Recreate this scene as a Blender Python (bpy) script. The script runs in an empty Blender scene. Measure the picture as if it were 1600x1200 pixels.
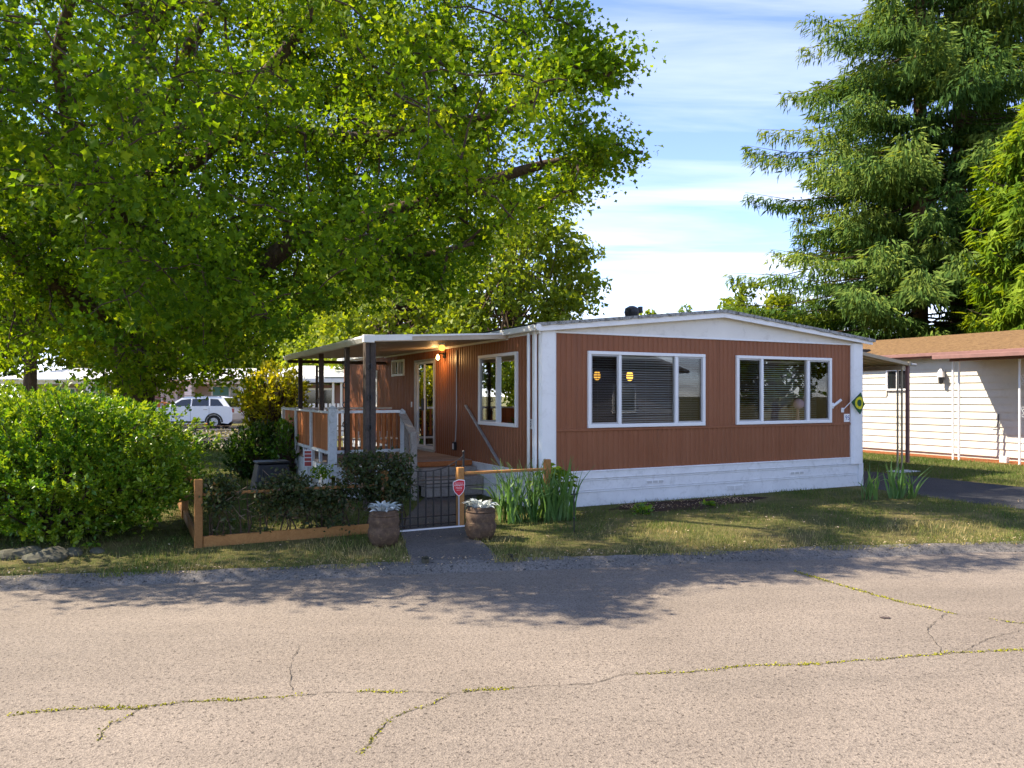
import bpy, bmesh, math, random
import numpy as np
from mathutils import Vector, Matrix, Quaternion

random.seed(7)
rng = np.random.default_rng(11)
S = bpy.context.scene
COL = S.collection
R = math.radians

# ------------------------------------------------------------------ camera
cam_d = bpy.data.cameras.new('camera')
cam = bpy.data.objects.new('camera', cam_d)
COL.objects.link(cam)
cam.location = (0, 0, 1.78)
cam.rotation_euler = (R(90), 0, 0)
cam_d.lens = 27.0
cam_d.sensor_width = 36.0
cam_d.shift_y = 18 / 1600
cam_d.clip_start = 0.05
cam_d.clip_end = 3000
S.camera = cam

# ------------------------------------------------------------------ light
SUN_EL = R(47)
sx, sy = -0.997, 0.06
sl = math.hypot(sx, sy); sx /= sl; sy /= sl
sun_dir = Vector((sx * math.cos(SUN_EL), sy * math.cos(SUN_EL), math.sin(SUN_EL)))
sd = bpy.data.lights.new('sun', 'SUN')
sd.energy = 3.0
sd.angle = R(0.6)
sd.color = (1.0, 0.88, 0.70)
sun = bpy.data.objects.new('sun', sd)
COL.objects.link(sun)
sun.rotation_euler = sun_dir.to_track_quat('Z', 'Y').to_euler()

W = bpy.data.worlds.new('World')
S.world = W
W.use_nodes = True
wt = W.node_tree
for n_ in list(wt.nodes):
    wt.nodes.remove(n_)
def wn(t, **k):
    x = wt.nodes.new(t)
    for a, b in k.items():
        setattr(x, a, b)
    return x
def wl(a, b):
    wt.links.new(a, b)
w_out = wn('ShaderNodeOutputWorld'); w_bg = wn('ShaderNodeBackground')
w_sky = wn('ShaderNodeTexSky', sky_type='NISHITA', sun_disc=False)
w_sky.sun_elevation = SUN_EL
w_sky.sun_rotation = math.atan2(sx, sy)
w_sky.altitude = 2600; w_sky.air_density = 0.85; w_sky.dust_density = 0.2; w_sky.ozone_density = 1.6
w_bg.inputs['Strength'].default_value = 0.106
w_tc = wn('ShaderNodeTexCoord'); w_sep = wn('ShaderNodeSeparateXYZ')
wl(w_tc.outputs['Generated'], w_sep.inputs[0])
w_h = wn('ShaderNodeMath', operation='MAXIMUM'); wl(w_sep.outputs['Z'], w_h.inputs[0]); w_h.inputs[1].default_value = 0.0
w_a = wn('ShaderNodeMath', operation='ADD'); wl(w_h.outputs[0], w_a.inputs[0]); w_a.inputs[1].default_value = 0.10
w_dx = wn('ShaderNodeMath', operation='DIVIDE'); wl(w_sep.outputs['X'], w_dx.inputs[0]); wl(w_a.outputs[0], w_dx.inputs[1])
w_dy = wn('ShaderNodeMath', operation='DIVIDE'); wl(w_sep.outputs['Y'], w_dy.inputs[0]); wl(w_a.outputs[0], w_dy.inputs[1])
w_cmb = wn('ShaderNodeCombineXYZ'); wl(w_dx.outputs[0], w_cmb.inputs['X']); wl(w_dy.outputs[0], w_cmb.inputs['Y'])
w_map = wn('ShaderNodeMapping'); wl(w_cmb.outputs[0], w_map.inputs['Vector'])
w_map.inputs['Rotation'].default_value = (0, 0, R(-28)); w_map.inputs['Scale'].default_value = (0.55, 2.3, 1.0)
w_map.inputs['Location'].default_value = (3.1, 0.4, 0)
w_n1 = wn('ShaderNodeTexNoise'); wl(w_map.outputs[0], w_n1.inputs['Vector'])
w_n1.inputs['Scale'].default_value = 0.9; w_n1.inputs['Detail'].default_value = 7; w_n1.inputs['Roughness'].default_value = 0.55; w_n1.inputs['Distortion'].default_value = 0.6
# cirrus thickens towards the horizon all round, as thin high cloud does
w_hz = wn('ShaderNodeMapRange'); wl(w_h.outputs[0], w_hz.inputs['Value'])
w_hz.inputs['From Min'].default_value = 0.08; w_hz.inputs['From Max'].default_value = 0.26
w_hz.inputs['To Min'].default_value = 0.15; w_hz.inputs['To Max'].default_value = -0.075
w_add = wn('ShaderNodeMath', operation='ADD'); wl(w_n1.outputs['Fac'], w_add.inputs[0]); wl(w_hz.outputs[0], w_add.inputs[1])
w_rmp = wn('ShaderNodeValToRGB'); wl(w_add.outputs[0], w_rmp.inputs['Fac'])
w_rmp.color_ramp.elements[0].position = 0.405; w_rmp.color_ramp.elements[0].color = (0, 0, 0, 1)
w_rmp.color_ramp.elements[1].position = 0.86; w_rmp.color_ramp.elements[1].color = (0.85, 0.85, 0.85, 1)
w_mix = wn('ShaderNodeMixRGB'); wl(w_rmp.outputs['Color'], w_mix.inputs['Fac'])
w_tint = wn('ShaderNodeMixRGB', blend_type='MULTIPLY'); w_tint.inputs['Fac'].default_value = 1.0; wl(w_sky.outputs['Color'], w_tint.inputs['Color1']); w_tint.inputs['Color2'].default_value = (1.0, 0.92, 0.98, 1)
wl(w_tint.outputs['Color'], w_mix.inputs['Color1']); w_mix.inputs['Color2'].default_value = (3.9, 3.95, 4.1, 1)
wl(w_mix.outputs['Color'], w_bg.inputs['Color']); wl(w_bg.outputs[0], w_out.inputs['Surface'])

S.view_settings.view_transform = 'Standard'
S.view_settings.look = 'None'
S.view_settings.exposure = 2.12
S.view_settings.gamma = 1.0
S.view_settings.use_curve_mapping = False
S.render.engine = 'CYCLES'
S.cycles.use_denoising = True
try:
    S.cycles.denoiser = 'OPENIMAGEDENOISE'
except Exception:
    pass
S.cycles.max_bounces = 8
S.cycles.transparent_max_bounces = 12
S.cycles.diffuse_bounces = 4
S.cycles.glossy_bounces = 3
S.cycles.transmission_bounces = 4
S.cycles.sample_clamp_indirect = 6.0
S.cycles.caustics_reflective = False
S.cycles.caustics_refractive = False

# ------------------------------------------------------------------ layout frames
F = 1200.0
CAMZ = 1.78
def at(px, py, Y):
    return Vector(((px - 800) / F * Y, Y, CAMZ - (py - 618) / F * Y))
def gp(px, py, z=0.0):
    Y = (CAMZ - z) * F / (py - 618)
    return Vector(((px - 800) / F * Y, Y, z))
CX, CY = 0.3988, 11.966           # near corner of the mobile home
HA = math.atan2(1, 2)              # its front runs 26.6 degrees off the picture plane
UX, UY = math.cos(HA), math.sin(HA)
def H(a, b, z=0.0):
    return Vector((CX + a * UX - b * UY, CY + a * UY + b * UX, z))
RA = R(9.5)                        # the road's direction
RX, RY = math.cos(RA), math.sin(RA)
def RD(r, n, z=0.0):
    return Vector((r * RX - n * RY, r * RY + n * RX, z))
def to_rd(x, y):
    return x * RX + y * RY, -x * RY + y * RX
ROAD_Z = -0.12
def gz(x, y):
    n = -x * RY + y * RX
    if n > 9.4: return 0.0
    if n > 8.5: return -0.045 * (9.4 - n) / 0.9
    return -0.05

# ------------------------------------------------------------------ materials
def lin(h):
    h = h.lstrip('#')
    o = []
    for i in (0, 2, 4):
        c = int(h[i:i + 2], 16) / 255
        o.append(c / 12.92 if c <= 0.04045 else ((c + 0.055) / 1.055) ** 2.4)
    return tuple(o)
class NT:
    def __init__(s, name):
        s.m = bpy.data.materials.new(name); s.m.use_nodes = True
        s.t = s.m.node_tree; s.t.nodes.clear()
        s.out = s.n('ShaderNodeOutputMaterial')
    def n(s, t, ins=None, **k):
        x = s.t.nodes.new(t)
        for a, b in k.items(): setattr(x, a, b)
        if ins:
            for a, b in ins.items():
                if isinstance(b, bpy.types.NodeSocket): s.t.links.new(b, x.inputs[a])
                else: x.inputs[a].default_value = b
        return x
    def l(s, a, b): s.t.links.new(a, b)
    def pos(s): return s.n('ShaderNodeNewGeometry').outputs['Position']
    def noise(s, scale, detail=4, rough=0.6, vec=None, dist=0.0):
        return s.n('ShaderNodeTexNoise', {'Vector': vec or s.pos(), 'Scale': scale, 'Detail': detail, 'Roughness': rough, 'Distortion': dist}).outputs['Fac']
    def ramp(s, fac, stops):
        r = s.n('ShaderNodeValToRGB', {'Fac': fac}); e = r.color_ramp.elements
        while len(e) < len(stops): e.new(0.5)
        for x, (p, c) in zip(e, stops):
            x.position = p; x.color = (c[0], c[1], c[2], 1) if len(c) == 3 else c
        return r.outputs['Color']
    def mix(s, fac, a, b, mode='MIX'):
        x = s.n('ShaderNodeMixRGB', blend_type=mode)
        for nm, v in (('Fac', fac), ('Color1', a), ('Color2', b)):
            if isinstance(v, bpy.types.NodeSocket): s.l(v, x.inputs[nm])
            elif nm == 'Fac': x.inputs[nm].default_value = v
            else: x.inputs[nm].default_value = (v[0], v[1], v[2], 1)
        return x.outputs['Color']
    def bump(s, h, st=0.3, d=0.01):
        return s.n('ShaderNodeBump', {'Height': h, 'Strength': st, 'Distance': d}).outputs['Normal']
    def prin(s, base, rough=0.6, normal=None, spec=0.4, metal=0.0, **k):
        p = s.n('ShaderNodeBsdfPrincipled')
        if isinstance(base, bpy.types.NodeSocket): s.l(base, p.inputs['Base Color'])
        else: p.inputs['Base Color'].default_value = (base[0], base[1], base[2], 1)
        if isinstance(rough, bpy.types.NodeSocket): s.l(rough, p.inputs['Roughness'])
        else: p.inputs['Roughness'].default_value = rough
        p.inputs['Specular IOR Level'].default_value = spec; p.inputs['Metallic'].default_value = metal
        if normal: s.l(normal, p.inputs['Normal'])
        for a, b in k.items(): p.inputs[a].default_value = b
        s.l(p.outputs[0], s.out.inputs['Surface'])
        return p
def mul(c, f): return (c[0] * f, c[1] * f, c[2] * f)
def paint(name, col, rough=0.55, var=0.25, scale=3.0, fine=60, spec=0.35, bump=0.15, dirt=None, dirt_amt=0.5, metal=0.0, rnd=0.0):
    t = NT(name)
    c = t.ramp(t.noise(scale, 5, 0.65), [(0.3, mul(col, 1 - var)), (0.7, mul(col, 1 + var * 0.4))])
    if rnd:
        oi = t.n('ShaderNodeObjectInfo').outputs['Random']
        c = t.mix(1.0, c, t.ramp(oi, [(0.0, (1 - rnd,) * 3), (1.0, (1 + rnd,) * 3)]), 'MULTIPLY')
    if dirt:
        c = t.mix(t.ramp(t.noise(scale * 2.3, 8, 0.75, dist=0.4), [(0.52, (0, 0, 0)), (0.72, (dirt_amt,) * 3)]), c, dirt)
    t.prin(c, rough, t.bump(t.noise(fine, 3), bump, 0.004), spec, metal)
    return t.m
def wood(name, c1, c2, rough=0.75, scale=1.0, rnd=0.2):
    t = NT(name)
    tc = t.n('ShaderNodeTexCoord').outputs['Object']
    g = t.n('ShaderNodeMapping', {'Vector': tc, 'Scale': (9 * scale, 9 * scale, 9 * scale)}).outputs[0]
    w = t.noise(2.2, 6, 0.7, g, 1.2)
    c = t.ramp(w, [(0.3, c1), (0.7, c2)])
    oi = t.n('ShaderNodeObjectInfo').outputs['Random']
    c = t.mix(1.0, c, t.ramp(oi, [(0.0, (1 - rnd,) * 3), (1.0, (1 + rnd,) * 3)]), 'MULTIPLY')
    c = t.mix(t.ramp(t.noise(5, 8, 0.8), [(0.55, (0, 0, 0)), (0.8, (0.5,) * 3)]), c, mul(c1, 0.5))
    t.prin(c, rough, t.bump(w, 0.4, 0.004), 0.25)
    return t.m
def emit(name, col, st):
    t = NT(name); e = t.n('ShaderNodeEmission', {'Color': (*col, 1), 'Strength': st}); t.l(e.outputs[0], t.out.inputs['Surface']); return t.m
def leafmat(name, dark, mid, light, trans=0.35, rough=0.5, spec=0.3, tcol=None):
    t = NT(name)
    a = t.n('ShaderNodeAttribute', attribute_name='tone').outputs['Fac']
    c = t.ramp(a, [(0.0, dark), (0.5, mid), (1.0, light)])
    p = t.n('ShaderNodeBsdfPrincipled', {'Base Color': c, 'Roughness': rough, 'Specular IOR Level': spec})
    tr = t.n('ShaderNodeBsdfTranslucent', {'Color': t.mix(1.0, c, tcol or (1.9, 1.6, 0.45), 'MULTIPLY')})
    m = t.n('ShaderNodeMixShader', {'Fac': trans}); t.l(p.outputs[0], m.inputs[1]); t.l(tr.outputs[0], m.inputs[2])
    t.l(m.outputs[0], t.out.inputs['Surface']); return t.m
def glassmat(name, tint=(0.75, 0.8, 0.8), refl=1.0):
    t = NT(name)
    fr = t.n('ShaderNodeFresnel', {'IOR': 1.55}).outputs[0]
    f2 = t.n('ShaderNodeMath', {0: fr, 1: refl}, operation='MULTIPLY').outputs[0]
    f3 = t.n('ShaderNodeMath', {0: f2, 1: 0.02}, operation='ADD', use_clamp=True).outputs[0]
    tr = t.n('ShaderNodeBsdfTransparent', {'Color': (*tint, 1)}); gl = t.n('ShaderNodeBsdfGlossy', {'Color': (0.95, 0.97, 1, 1), 'Roughness': 0.004})
    m = t.n('ShaderNodeMixShader', {'Fac': f3}); t.l(tr.outputs[0], m.inputs[1]); t.l(gl.outputs[0], m.inputs[2])
    t.l(m.outputs[0], t.out.inputs['Surface']); return t.m

M = {}
M['siding_flat'] = paint('brown_trim', (0.330, 0.100, 0.035), 0.5, 0.16, 1.6, 40, 0.35, 0.1, (0.15, 0.085, 0.055), 0.30)
M['white'] = paint('white_paint', (0.83, 0.83, 0.82), 0.5, 0.07, 2.0, 50, 0.4, 0.1, (0.42, 0.40, 0.35), 0.25)
M['skirt'] = paint('skirt_paint', (0.76, 0.76, 0.76), 0.55, 0.10, 3.0, 40, 0.35, 0.15, (0.25, 0.25, 0.22), 0.4)
M['vinyl'] = paint('white_vinyl', (0.80, 0.80, 0.80), 0.4, 0.03, 2.0, 50, 0.45, 0.05)
M['gable'] = paint('gable_panel', (0.76, 0.73, 0.67), 0.6, 0.08, 1.2, 30, 0.3, 0.15, (0.34, 0.31, 0.26), 0.45)
M['beige'] = paint('beige_metal', (0.55, 0.45, 0.34), 0.5, 0.12, 3, 40, 0.35, 0.1, (0.25, 0.18, 0.12), 0.4)
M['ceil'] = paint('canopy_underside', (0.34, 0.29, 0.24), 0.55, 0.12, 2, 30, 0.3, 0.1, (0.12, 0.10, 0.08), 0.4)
M['oldwhite'] = paint('weathered_white_wood', (0.62, 0.64, 0.65), 0.7, 0.12, 6, 40, 0.25, 0.3, (0.16, 0.18, 0.14), 0.7)
M['redwood'] = wood('red_brown_wood', (0.30, 0.095, 0.028), (0.46, 0.17, 0.055))
M['fencewood'] = wood('fence_stain', (0.25, 0.115, 0.034), (0.37, 0.185, 0.062), 0.7)
M['greywood'] = wood('weathered_wood', (0.20, 0.17, 0.145), (0.36, 0.32, 0.28), 0.85)
M['darkwood'] = wood('dark_post_wood', (0.035, 0.027, 0.024), (0.09, 0.07, 0.06), 0.7)
M['rampwood'] = wood('orange_stain', (0.50, 0.17, 0.045), (0.62, 0.24, 0.07), 0.7)
M['iron'] = paint('black_iron', (0.014, 0.014, 0.016), 0.45, 0.3, 20, 80, 0.5, 0.2)
M['blackplastic'] = paint('black_plastic', (0.018, 0.018, 0.02), 0.5, 0.2, 6, 30, 0.4, 0.1)
M['galv'] = paint('galvanised_metal', (0.42, 0.42, 0.43), 0.45, 0.15, 8, 60, 0.5, 0.1, metal=0.4)
M['shade'] = paint('interior_paint', (0.34, 0.30, 0.25), 0.9, 0.1, 1, 20)
M['blind'] = paint('blind_slats', (0.66, 0.65, 0.62), 0.5, 0.05, 4, 20)
M['screen'] = glassmat('insect_screen', (0.52, 0.52, 0.53), 0.35)
M['glass'] = glassmat('window_glass', (0.86, 0.90, 0.89), 1.6)
M['carglass'] = paint('dark_car_glass', (0.012, 0.014, 0.017), 0.06, 0.0, 2, 2, 0.8, 0.0)
M['bulb'] = emit('warm_bulb', (1.0, 0.55, 0.18), 5)
M['amber'] = emit('amber_lamp', (1.0, 0.48, 0.07), .75)
M['red'] = paint('sign_red', (0.58, 0.015, 0.03), 0.4, 0.06, 20, 50, 0.4, 0.0)
M['dullred'] = paint('faded_red', (0.33, 0.055, 0.045), 0.6, 0.2, 30, 50)
M['blue'] = paint('number_blue', (0.02, 0.05, 0.25), 0.5, 0.0)
M['flaggreen'] = paint('flag_green', (0.035, 0.12, 0.06), 0.8, 0.15, 20, 200)
M['flagyellow'] = paint('flag_yellow', (0.75, 0.68, 0.03), 0.8, 0.1, 20, 200)
M['pink'] = paint('pink_ball', (0.85, 0.52, 0.66), 0.5, 0.03)
M['peach'] = paint('peach_plastic', (0.62, 0.36, 0.26), 0.5, 0.05)
M['cream'] = paint('cream_siding', (0.56, 0.53, 0.46), 0.6, 0.07, 2, 40, 0.3, 0.1, (0.36, 0.32, 0.25), 0.3, rnd=0.04)
M['mauve'] = paint('brown_fascia', (0.22, 0.115, 0.10), 0.55, 0.2, 5, 40, 0.35, 0.1)
M['tan'] = paint('tan_awning', (0.40, 0.33, 0.22), 0.5, 0.12, 3, 40, 0.35, 0.1, (0.16, 0.12, 0.08), 0.4)
M['wall_tan'] = paint('beige_wall', (0.40, 0.35, 0.30), 0.7, 0.06, 2)
M['wall_grey'] = paint('grey_siding', (0.30, 0.28, 0.29), 0.7, 0.06, 2)
M['curtain'] = paint('teal_curtain', (0.12, 0.30, 0.27), 0.8, 0.1)
M['carwhite'] = paint('white_car_paint', (0.72, 0.74, 0.78), 0.22, 0.02, 2, 2, 0.6, 0.0)
M['rubber'] = paint('tyre_rubber', (0.015, 0.015, 0.016), 0.8, 0.1, 20)
M['lamp_red'] = paint('lamp_red', (0.35, 0.02, 0.015), 0.3, 0.0)
M['stone'] = paint('barrel_stone', (0.115, 0.075, 0.05), 0.85, 0.5, 9, 50, 0.2, 0.9, (0.26, 0.18, 0.09), 0.7)
M['soil'] = paint('dark_soil', (0.055, 0.034, 0.024), 0.95, 0.5, 22, 60, 0.1, 1.0, (0.16, 0.10, 0.07), 0.5)
M['mulch'] = paint('bark_mulch', (0.26, 0.085, 0.03), 0.95, 0.6, 25, 60, 0.1, 1.0, (0.10, 0.04, 0.02), 0.7)
M['rock'] = paint('mossy_rock', (0.10, 0.095, 0.07), 0.9, 0.5, 7, 30, 0.2, 1.0, (0.05, 0.065, 0.02), 0.9)
t = NT('mossy_roof')
M['roof'] = t.m
t.prin(t.ramp(t.noise(14, 10, 0.85), [(0.36, (0.05, 0.055, 0.04)), (0.5, (0.30, 0.30, 0.29)), (0.68, (0.52, 0.52, 0.52))]), 0.9, t.bump(t.noise(30, 5), 0.8, 0.02), 0.2)
t = NT('orange_moss_roof')
M['mossroof'] = t.m
t.prin(t.ramp(t.noise(9, 10, 0.8), [(0.34, (0.06, 0.037, 0.022)), (0.50, (0.175, 0.105, 0.050)), (0.72, (0.29, 0.19, 0.090))]), 0.95, t.bump(t.noise(18, 6), 1.0, 0.04), 0.1)
t = NT('brown_siding')
M['siding'] = t.m
sc0 = (0.245, 0.083, 0.032)
st_ = t.noise(1.0, 6, 0.7, t.n('ShaderNodeMapping', {'Vector': t.pos(), 'Scale': (9, 9, 0.6)}).outputs[0], 0.3)
cc = t.ramp(st_, [(0.25, mul(sc0, .78)), (0.5, sc0), (0.78, (0.30, 0.118, 0.055))])
cc = t.mix(t.ramp(t.noise(0.9, 6, 0.7), [(0.35, (0.0,) * 3), (0.75, (0.55,) * 3)]), cc, (0.28, 0.115, 0.055))
cc = t.mix(t.ramp(t.noise(22, 8, 0.85), [(0.66, (0.0,) * 3), (0.76, (0.5,) * 3)]), cc, (0.40, 0.22, 0.14))
t.prin(cc, t.ramp(st_, [(0.3, (0.42,) * 3), (0.7, (0.62,) * 3)]), t.bump(t.noise(2.5, 4), 0.25, 0.02), 0.35)
# asphalt: pale sunworn aggregate with dark pits and faint patching
def asphalt(name, c1, c2, pit, scale=1.0):
    t = NT(name)
    big = t.noise(0.55, 5, 0.6)
    base = t.ramp(big, [(0.3, c1), (0.7, c2)])
    grit = t.n('ShaderNodeTexVoronoi', {'Vector': t.pos(), 'Scale': 100 * scale}, feature='F1')
    g = t.ramp(grit.outputs['Color'], [(0.0, (0.62, 0.61, 0.62)), (0.5, (0.98, 0.98, 0.98)), (1.0, (1.30, 1.28, 1.26))])
    base = t.mix(1.0, base, g, 'MULTIPLY')
    pits = t.ramp(t.noise(40 * scale, 3, 0.75), [(0.35, (0.85, 0.85, 0.85)), (0.44, (0, 0, 0))])
    base = t.mix(pits, base, pit)
    streak = t.noise(1.2, 4, 0.6, t.n('ShaderNodeMapping', {'Vector': t.pos(), 'Rotation': (0, 0, -RA), 'Scale': (0.25, 2.2, 1)}).outputs[0])
    base = t.mix(1.0, base, t.ramp(streak, [(0.3, (0.88, 0.88, 0.88)), (0.7, (1.08, 1.07, 1.06))]), 'MULTIPLY')
    h = t.n('ShaderNodeMath', {0: grit.outputs['Distance'], 1: t.noise(26 * scale, 3, 0.75)}, operation='ADD').outputs[0]
    t.prin(base, 0.9, t.bump(h, 0.55, 0.006), 0.2)
    return t.m
M['road'] = asphalt('road_asphalt', (0.186, 0.156, 0.129), (0.232, 0.197, 0.165), (0.045, 0.036, 0.03))
M['berm'] = asphalt('kerb_asphalt', (0.115, 0.105, 0.095), (0.20, 0.185, 0.17), (0.02, 0.018, 0.016), 0.7)
M['drive'] = asphalt('driveway_asphalt', (0.040, 0.041, 0.045), (0.060, 0.060, 0.064), (0.012, 0.012, 0.012))
M['path'] = asphalt('path_asphalt', (0.10, 0.090, 0.085), (0.15, 0.135, 0.125), (0.03, 0.03, 0.03))
t = NT('lawn_ground')
M['ground'] = t.m
gbase = t.ramp(t.noise(1.1, 7, 0.7), [(0.34, (0.045, 0.072, 0.014)), (0.50, (0.095, 0.105, 0.028)), (0.66, (0.22, 0.175, 0.075))])
gbase = t.mix(t.ramp(t.noise(14, 6, 0.75), [(0.40, (0.0,) * 3), (0.62, (0.7,) * 3)]), gbase, (0.16, 0.125, 0.06))
gbase = t.mix(t.ramp(t.noise(4, 6, 0.75), [(0.60, (0.0,) * 3), (0.72, (0.8,) * 3)]), gbase, (0.06, 0.042, 0.028))
t.prin(gbase, 0.95, t.bump(t.noise(40, 6, 0.8), 1.0, 0.03), 0.1)
M['bark'] = None
t = NT('tree_bark')
M['bark'] = t.m
bn = t.noise(5, 8, 0.7, t.n('ShaderNodeMapping', {'Vector': t.pos(), 'Scale': (3, 3, 0.7)}).outputs[0], 0.8)
t.prin(t.ramp(bn, [(0.3, (0.035, 0.025, 0.018)), (0.7, (0.15, 0.105, 0.075))]), 0.9, t.bump(bn, 1.0, 0.04), 0.2)
M['spruce_bark'] = paint('spruce_bark', (0.14, 0.085, 0.05), 0.9, 0.4, 6, 30, 0.15, 0.8)
M['twig'] = paint('twig_bark', (0.075, 0.05, 0.035), 0.9, 0.3, 10)
M['palewood'] = paint('dry_twig', (0.28, 0.21, 0.15), 0.9, 0.3, 10)
M['leaf_oak'] = leafmat('broad_leaf', (0.038, 0.095, 0.006), (0.108, 0.205, 0.009), (0.270, 0.350, 0.020), 0.54, 0.6, 0.15)
M['leaf_bg'] = leafmat('pale_leaf', (0.065, 0.110, 0.010), (0.140, 0.210, 0.016), (0.26, 0.31, 0.03), 0.5)
M['leaf_shrub'] = leafmat('glossy_leaf', (0.022, 0.078, 0.007), (0.070, 0.185, 0.012), (0.230, 0.330, 0.025), 0.42, 0.36, 0.5)
M['leaf_yellow'] = leafmat('yellow_leaf', (0.10, 0.14, 0.010), (0.24, 0.27, 0.015), (0.42, 0.40, 0.03), 0.45)
M['leaf_dark'] = leafmat('dark_leaf', (0.022, 0.040, 0.014), (0.052, 0.080, 0.026), (0.150, 0.090, 0.055), 0.35, 0.45)
M['leaf_under'] = leafmat('under_leaf', (0.012, 0.040, 0.007), (0.028, 0.075, 0.010), (0.07, 0.14, 0.015), 0.3)
M['leaf_spruce'] = leafmat('spruce_needles', (0.026, 0.066, 0.016), (0.075, 0.140, 0.030), (0.210, 0.270, 0.050), 0.3, 0.8, 0.08)
M['leaf_cedar'] = leafmat('cedar_sprays', (0.052, 0.115, 0.008), (0.115, 0.200, 0.012), (0.24, 0.33, 0.03), 0.42, 0.7, 0.1)
M['iris'] = leafmat('iris_blade', (0.075, 0.165, 0.045), (0.140, 0.265, 0.075), (0.26, 0.38, 0.13), 0.4, 0.45, 0.4, (1.2, 1.2, 0.6))
M['silver'] = leafmat('silver_leaf', (0.34, 0.38, 0.36), (0.48, 0.52, 0.50), (0.64, 0.67, 0.66), 0.15, 0.7, 0.2, (1, 1, 1))
M['grass'] = leafmat('grass_blades', (0.050, 0.105, 0.013), (0.130, 0.165, 0.034), (0.42, 0.33, 0.15), 0.25, 0.6, 0.2, (1.2, 1.2, 0.6))
M['moss'] = leafmat('crack_moss', (0.09, 0.10, 0.008), (0.22, 0.22, 0.012), (0.38, 0.36, 0.03), 0.1, 0.9, 0.1)
M['petal'] = leafmat('lavender_bloom', (0.10, 0.09, 0.16), (0.28, 0.26, 0.34), (0.6, 0.58, 0.6), 0.3)
M['dry'] = leafmat('dry_bloom', (0.30, 0.20, 0.12), (0.48, 0.36, 0.25), (0.62, 0.52, 0.40), 0.3)

# ------------------------------------------------------------------ mesh helpers
class MB:
    def __init__(s): s.v = []; s.f = []
    def quad(s, a, b, c, d):
        i = len(s.v); s.v += [tuple(a), tuple(b), tuple(c), tuple(d)]; s.f.append((i, i + 1, i + 2, i + 3)); return s
    def tri(s, a, b, c):
        i = len(s.v); s.v += [tuple(a), tuple(b), tuple(c)]; s.f.append((i, i + 1, i + 2)); return s
    def box(s, x0, x1, y0, y1, z0, z1):
        i = len(s.v)
        s.v += [(x0, y0, z0), (x1, y0, z0), (x1, y1, z0), (x0, y1, z0), (x0, y0, z1), (x1, y0, z1), (x1, y1, z1), (x0, y1, z1)]
        s.f += [tuple(i + k for k in q) for q in ((0, 3, 2, 1), (4, 5, 6, 7), (0, 1, 5, 4), (1, 2, 6, 5), (2, 3, 7, 6), (3, 0, 4, 7))]; return s
    def beam(s, p, q, w, h, up=(0, 0, 1)):
        p = Vector(p); q = Vector(q); d = (q - p).normalized(); side = d.cross(Vector(up))
        if side.length < 1e-4: side = d.cross(Vector((1, 0, 0)))
        side.normalize(); u2 = side.cross(d)
        i = len(s.v)
        for e in (p, q):
            for a, b in ((-1, -1), (1, -1), (1, 1), (-1, 1)): s.v.append(tuple(e + side * (a * w / 2) + u2 * (b * h / 2)))
        s.f += [tuple(i + k for k in qd) for qd in ((0, 3, 2, 1), (4, 5, 6, 7), (0, 1, 5, 4), (1, 2, 6, 5), (2, 3, 7, 6), (3, 0, 4, 7))]; return s
    def tube(s, pts, rad, n=6, caps=True):
        pts = [Vector(p) for p in pts]
        if not hasattr(rad, '__len__'): rad = [rad] * len(pts)
        i0 = len(s.v); prev = None
        for k, p in enumerate(pts):
            d = (pts[min(k + 1, len(pts) - 1)] - pts[max(k - 1, 0)]).normalized()
            a = d.cross(Vector((0, 0, 1)) if abs(d.z) < 0.95 else Vector((1, 0, 0))).normalized() if prev is None else (prev - d * prev.dot(d)).normalized()
            prev = a; b = d.cross(a)
            for j in range(n):
                th = 2 * math.pi * j / n; s.v.append(tuple(p + (a * math.cos(th) + b * math.sin(th)) * rad[k]))
        for k in range(len(pts) - 1):
            for j in range(n):
                s.f.append((i0 + k * n + j, i0 + k * n + (j + 1) % n, i0 + (k + 1) * n + (j + 1) % n, i0 + (k + 1) * n + j))
        if caps:
            s.f.append(tuple(i0 + j for j in range(n))[::-1]); s.f.append(tuple(i0 + (len(pts) - 1) * n + j for j in range(n)))
        return s
    def lathe(s, prof, n=16, c=(0, 0, 0)):
        i0 = len(s.v)
        for r, z in prof:
            for j in range(n):
                th = 2 * math.pi * j / n; s.v.append((c[0] + r * math.cos(th), c[1] + r * math.sin(th), c[2] + z))
        for k in range(len(prof) - 1):
            for j in range(n):
                s.f.append((i0 + k * n + j, i0 + k * n + (j + 1) % n, i0 + (k + 1) * n + (j + 1) % n, i0 + (k + 1) * n + j))
        s.f.append(tuple(i0 + j for j in range(n))[::-1]); s.f.append(tuple(i0 + (len(prof) - 1) * n + j for j in range(n)))
        return s
    def prism(s, poly, y0, y1):
        """poly in x,z extruded along y"""
        i = len(s.v); n = len(poly)
        for y in (y0, y1):
            for x, z in poly: s.v.append((x, y, z))
        s.f.append(tuple(range(i, i + n))); s.f.append(tuple(range(i + 2 * n - 1, i + n - 1, -1)))
        for k in range(n): s.f.append((i + k, i + (k + 1) % n, i + n + (k + 1) % n, i + n + k))
        return s
    def mesh(s, name):
        me = bpy.data.meshes.new(name); me.from_pydata(s.v, [], s.f); me.update(); return me
    def build(s, name, mat, parent=None, bevel=0, smooth=False, loc=None, rotz=0):
        return obj(name, s.mesh(name), mat, parent, bevel, smooth, loc, rotz)
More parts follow.
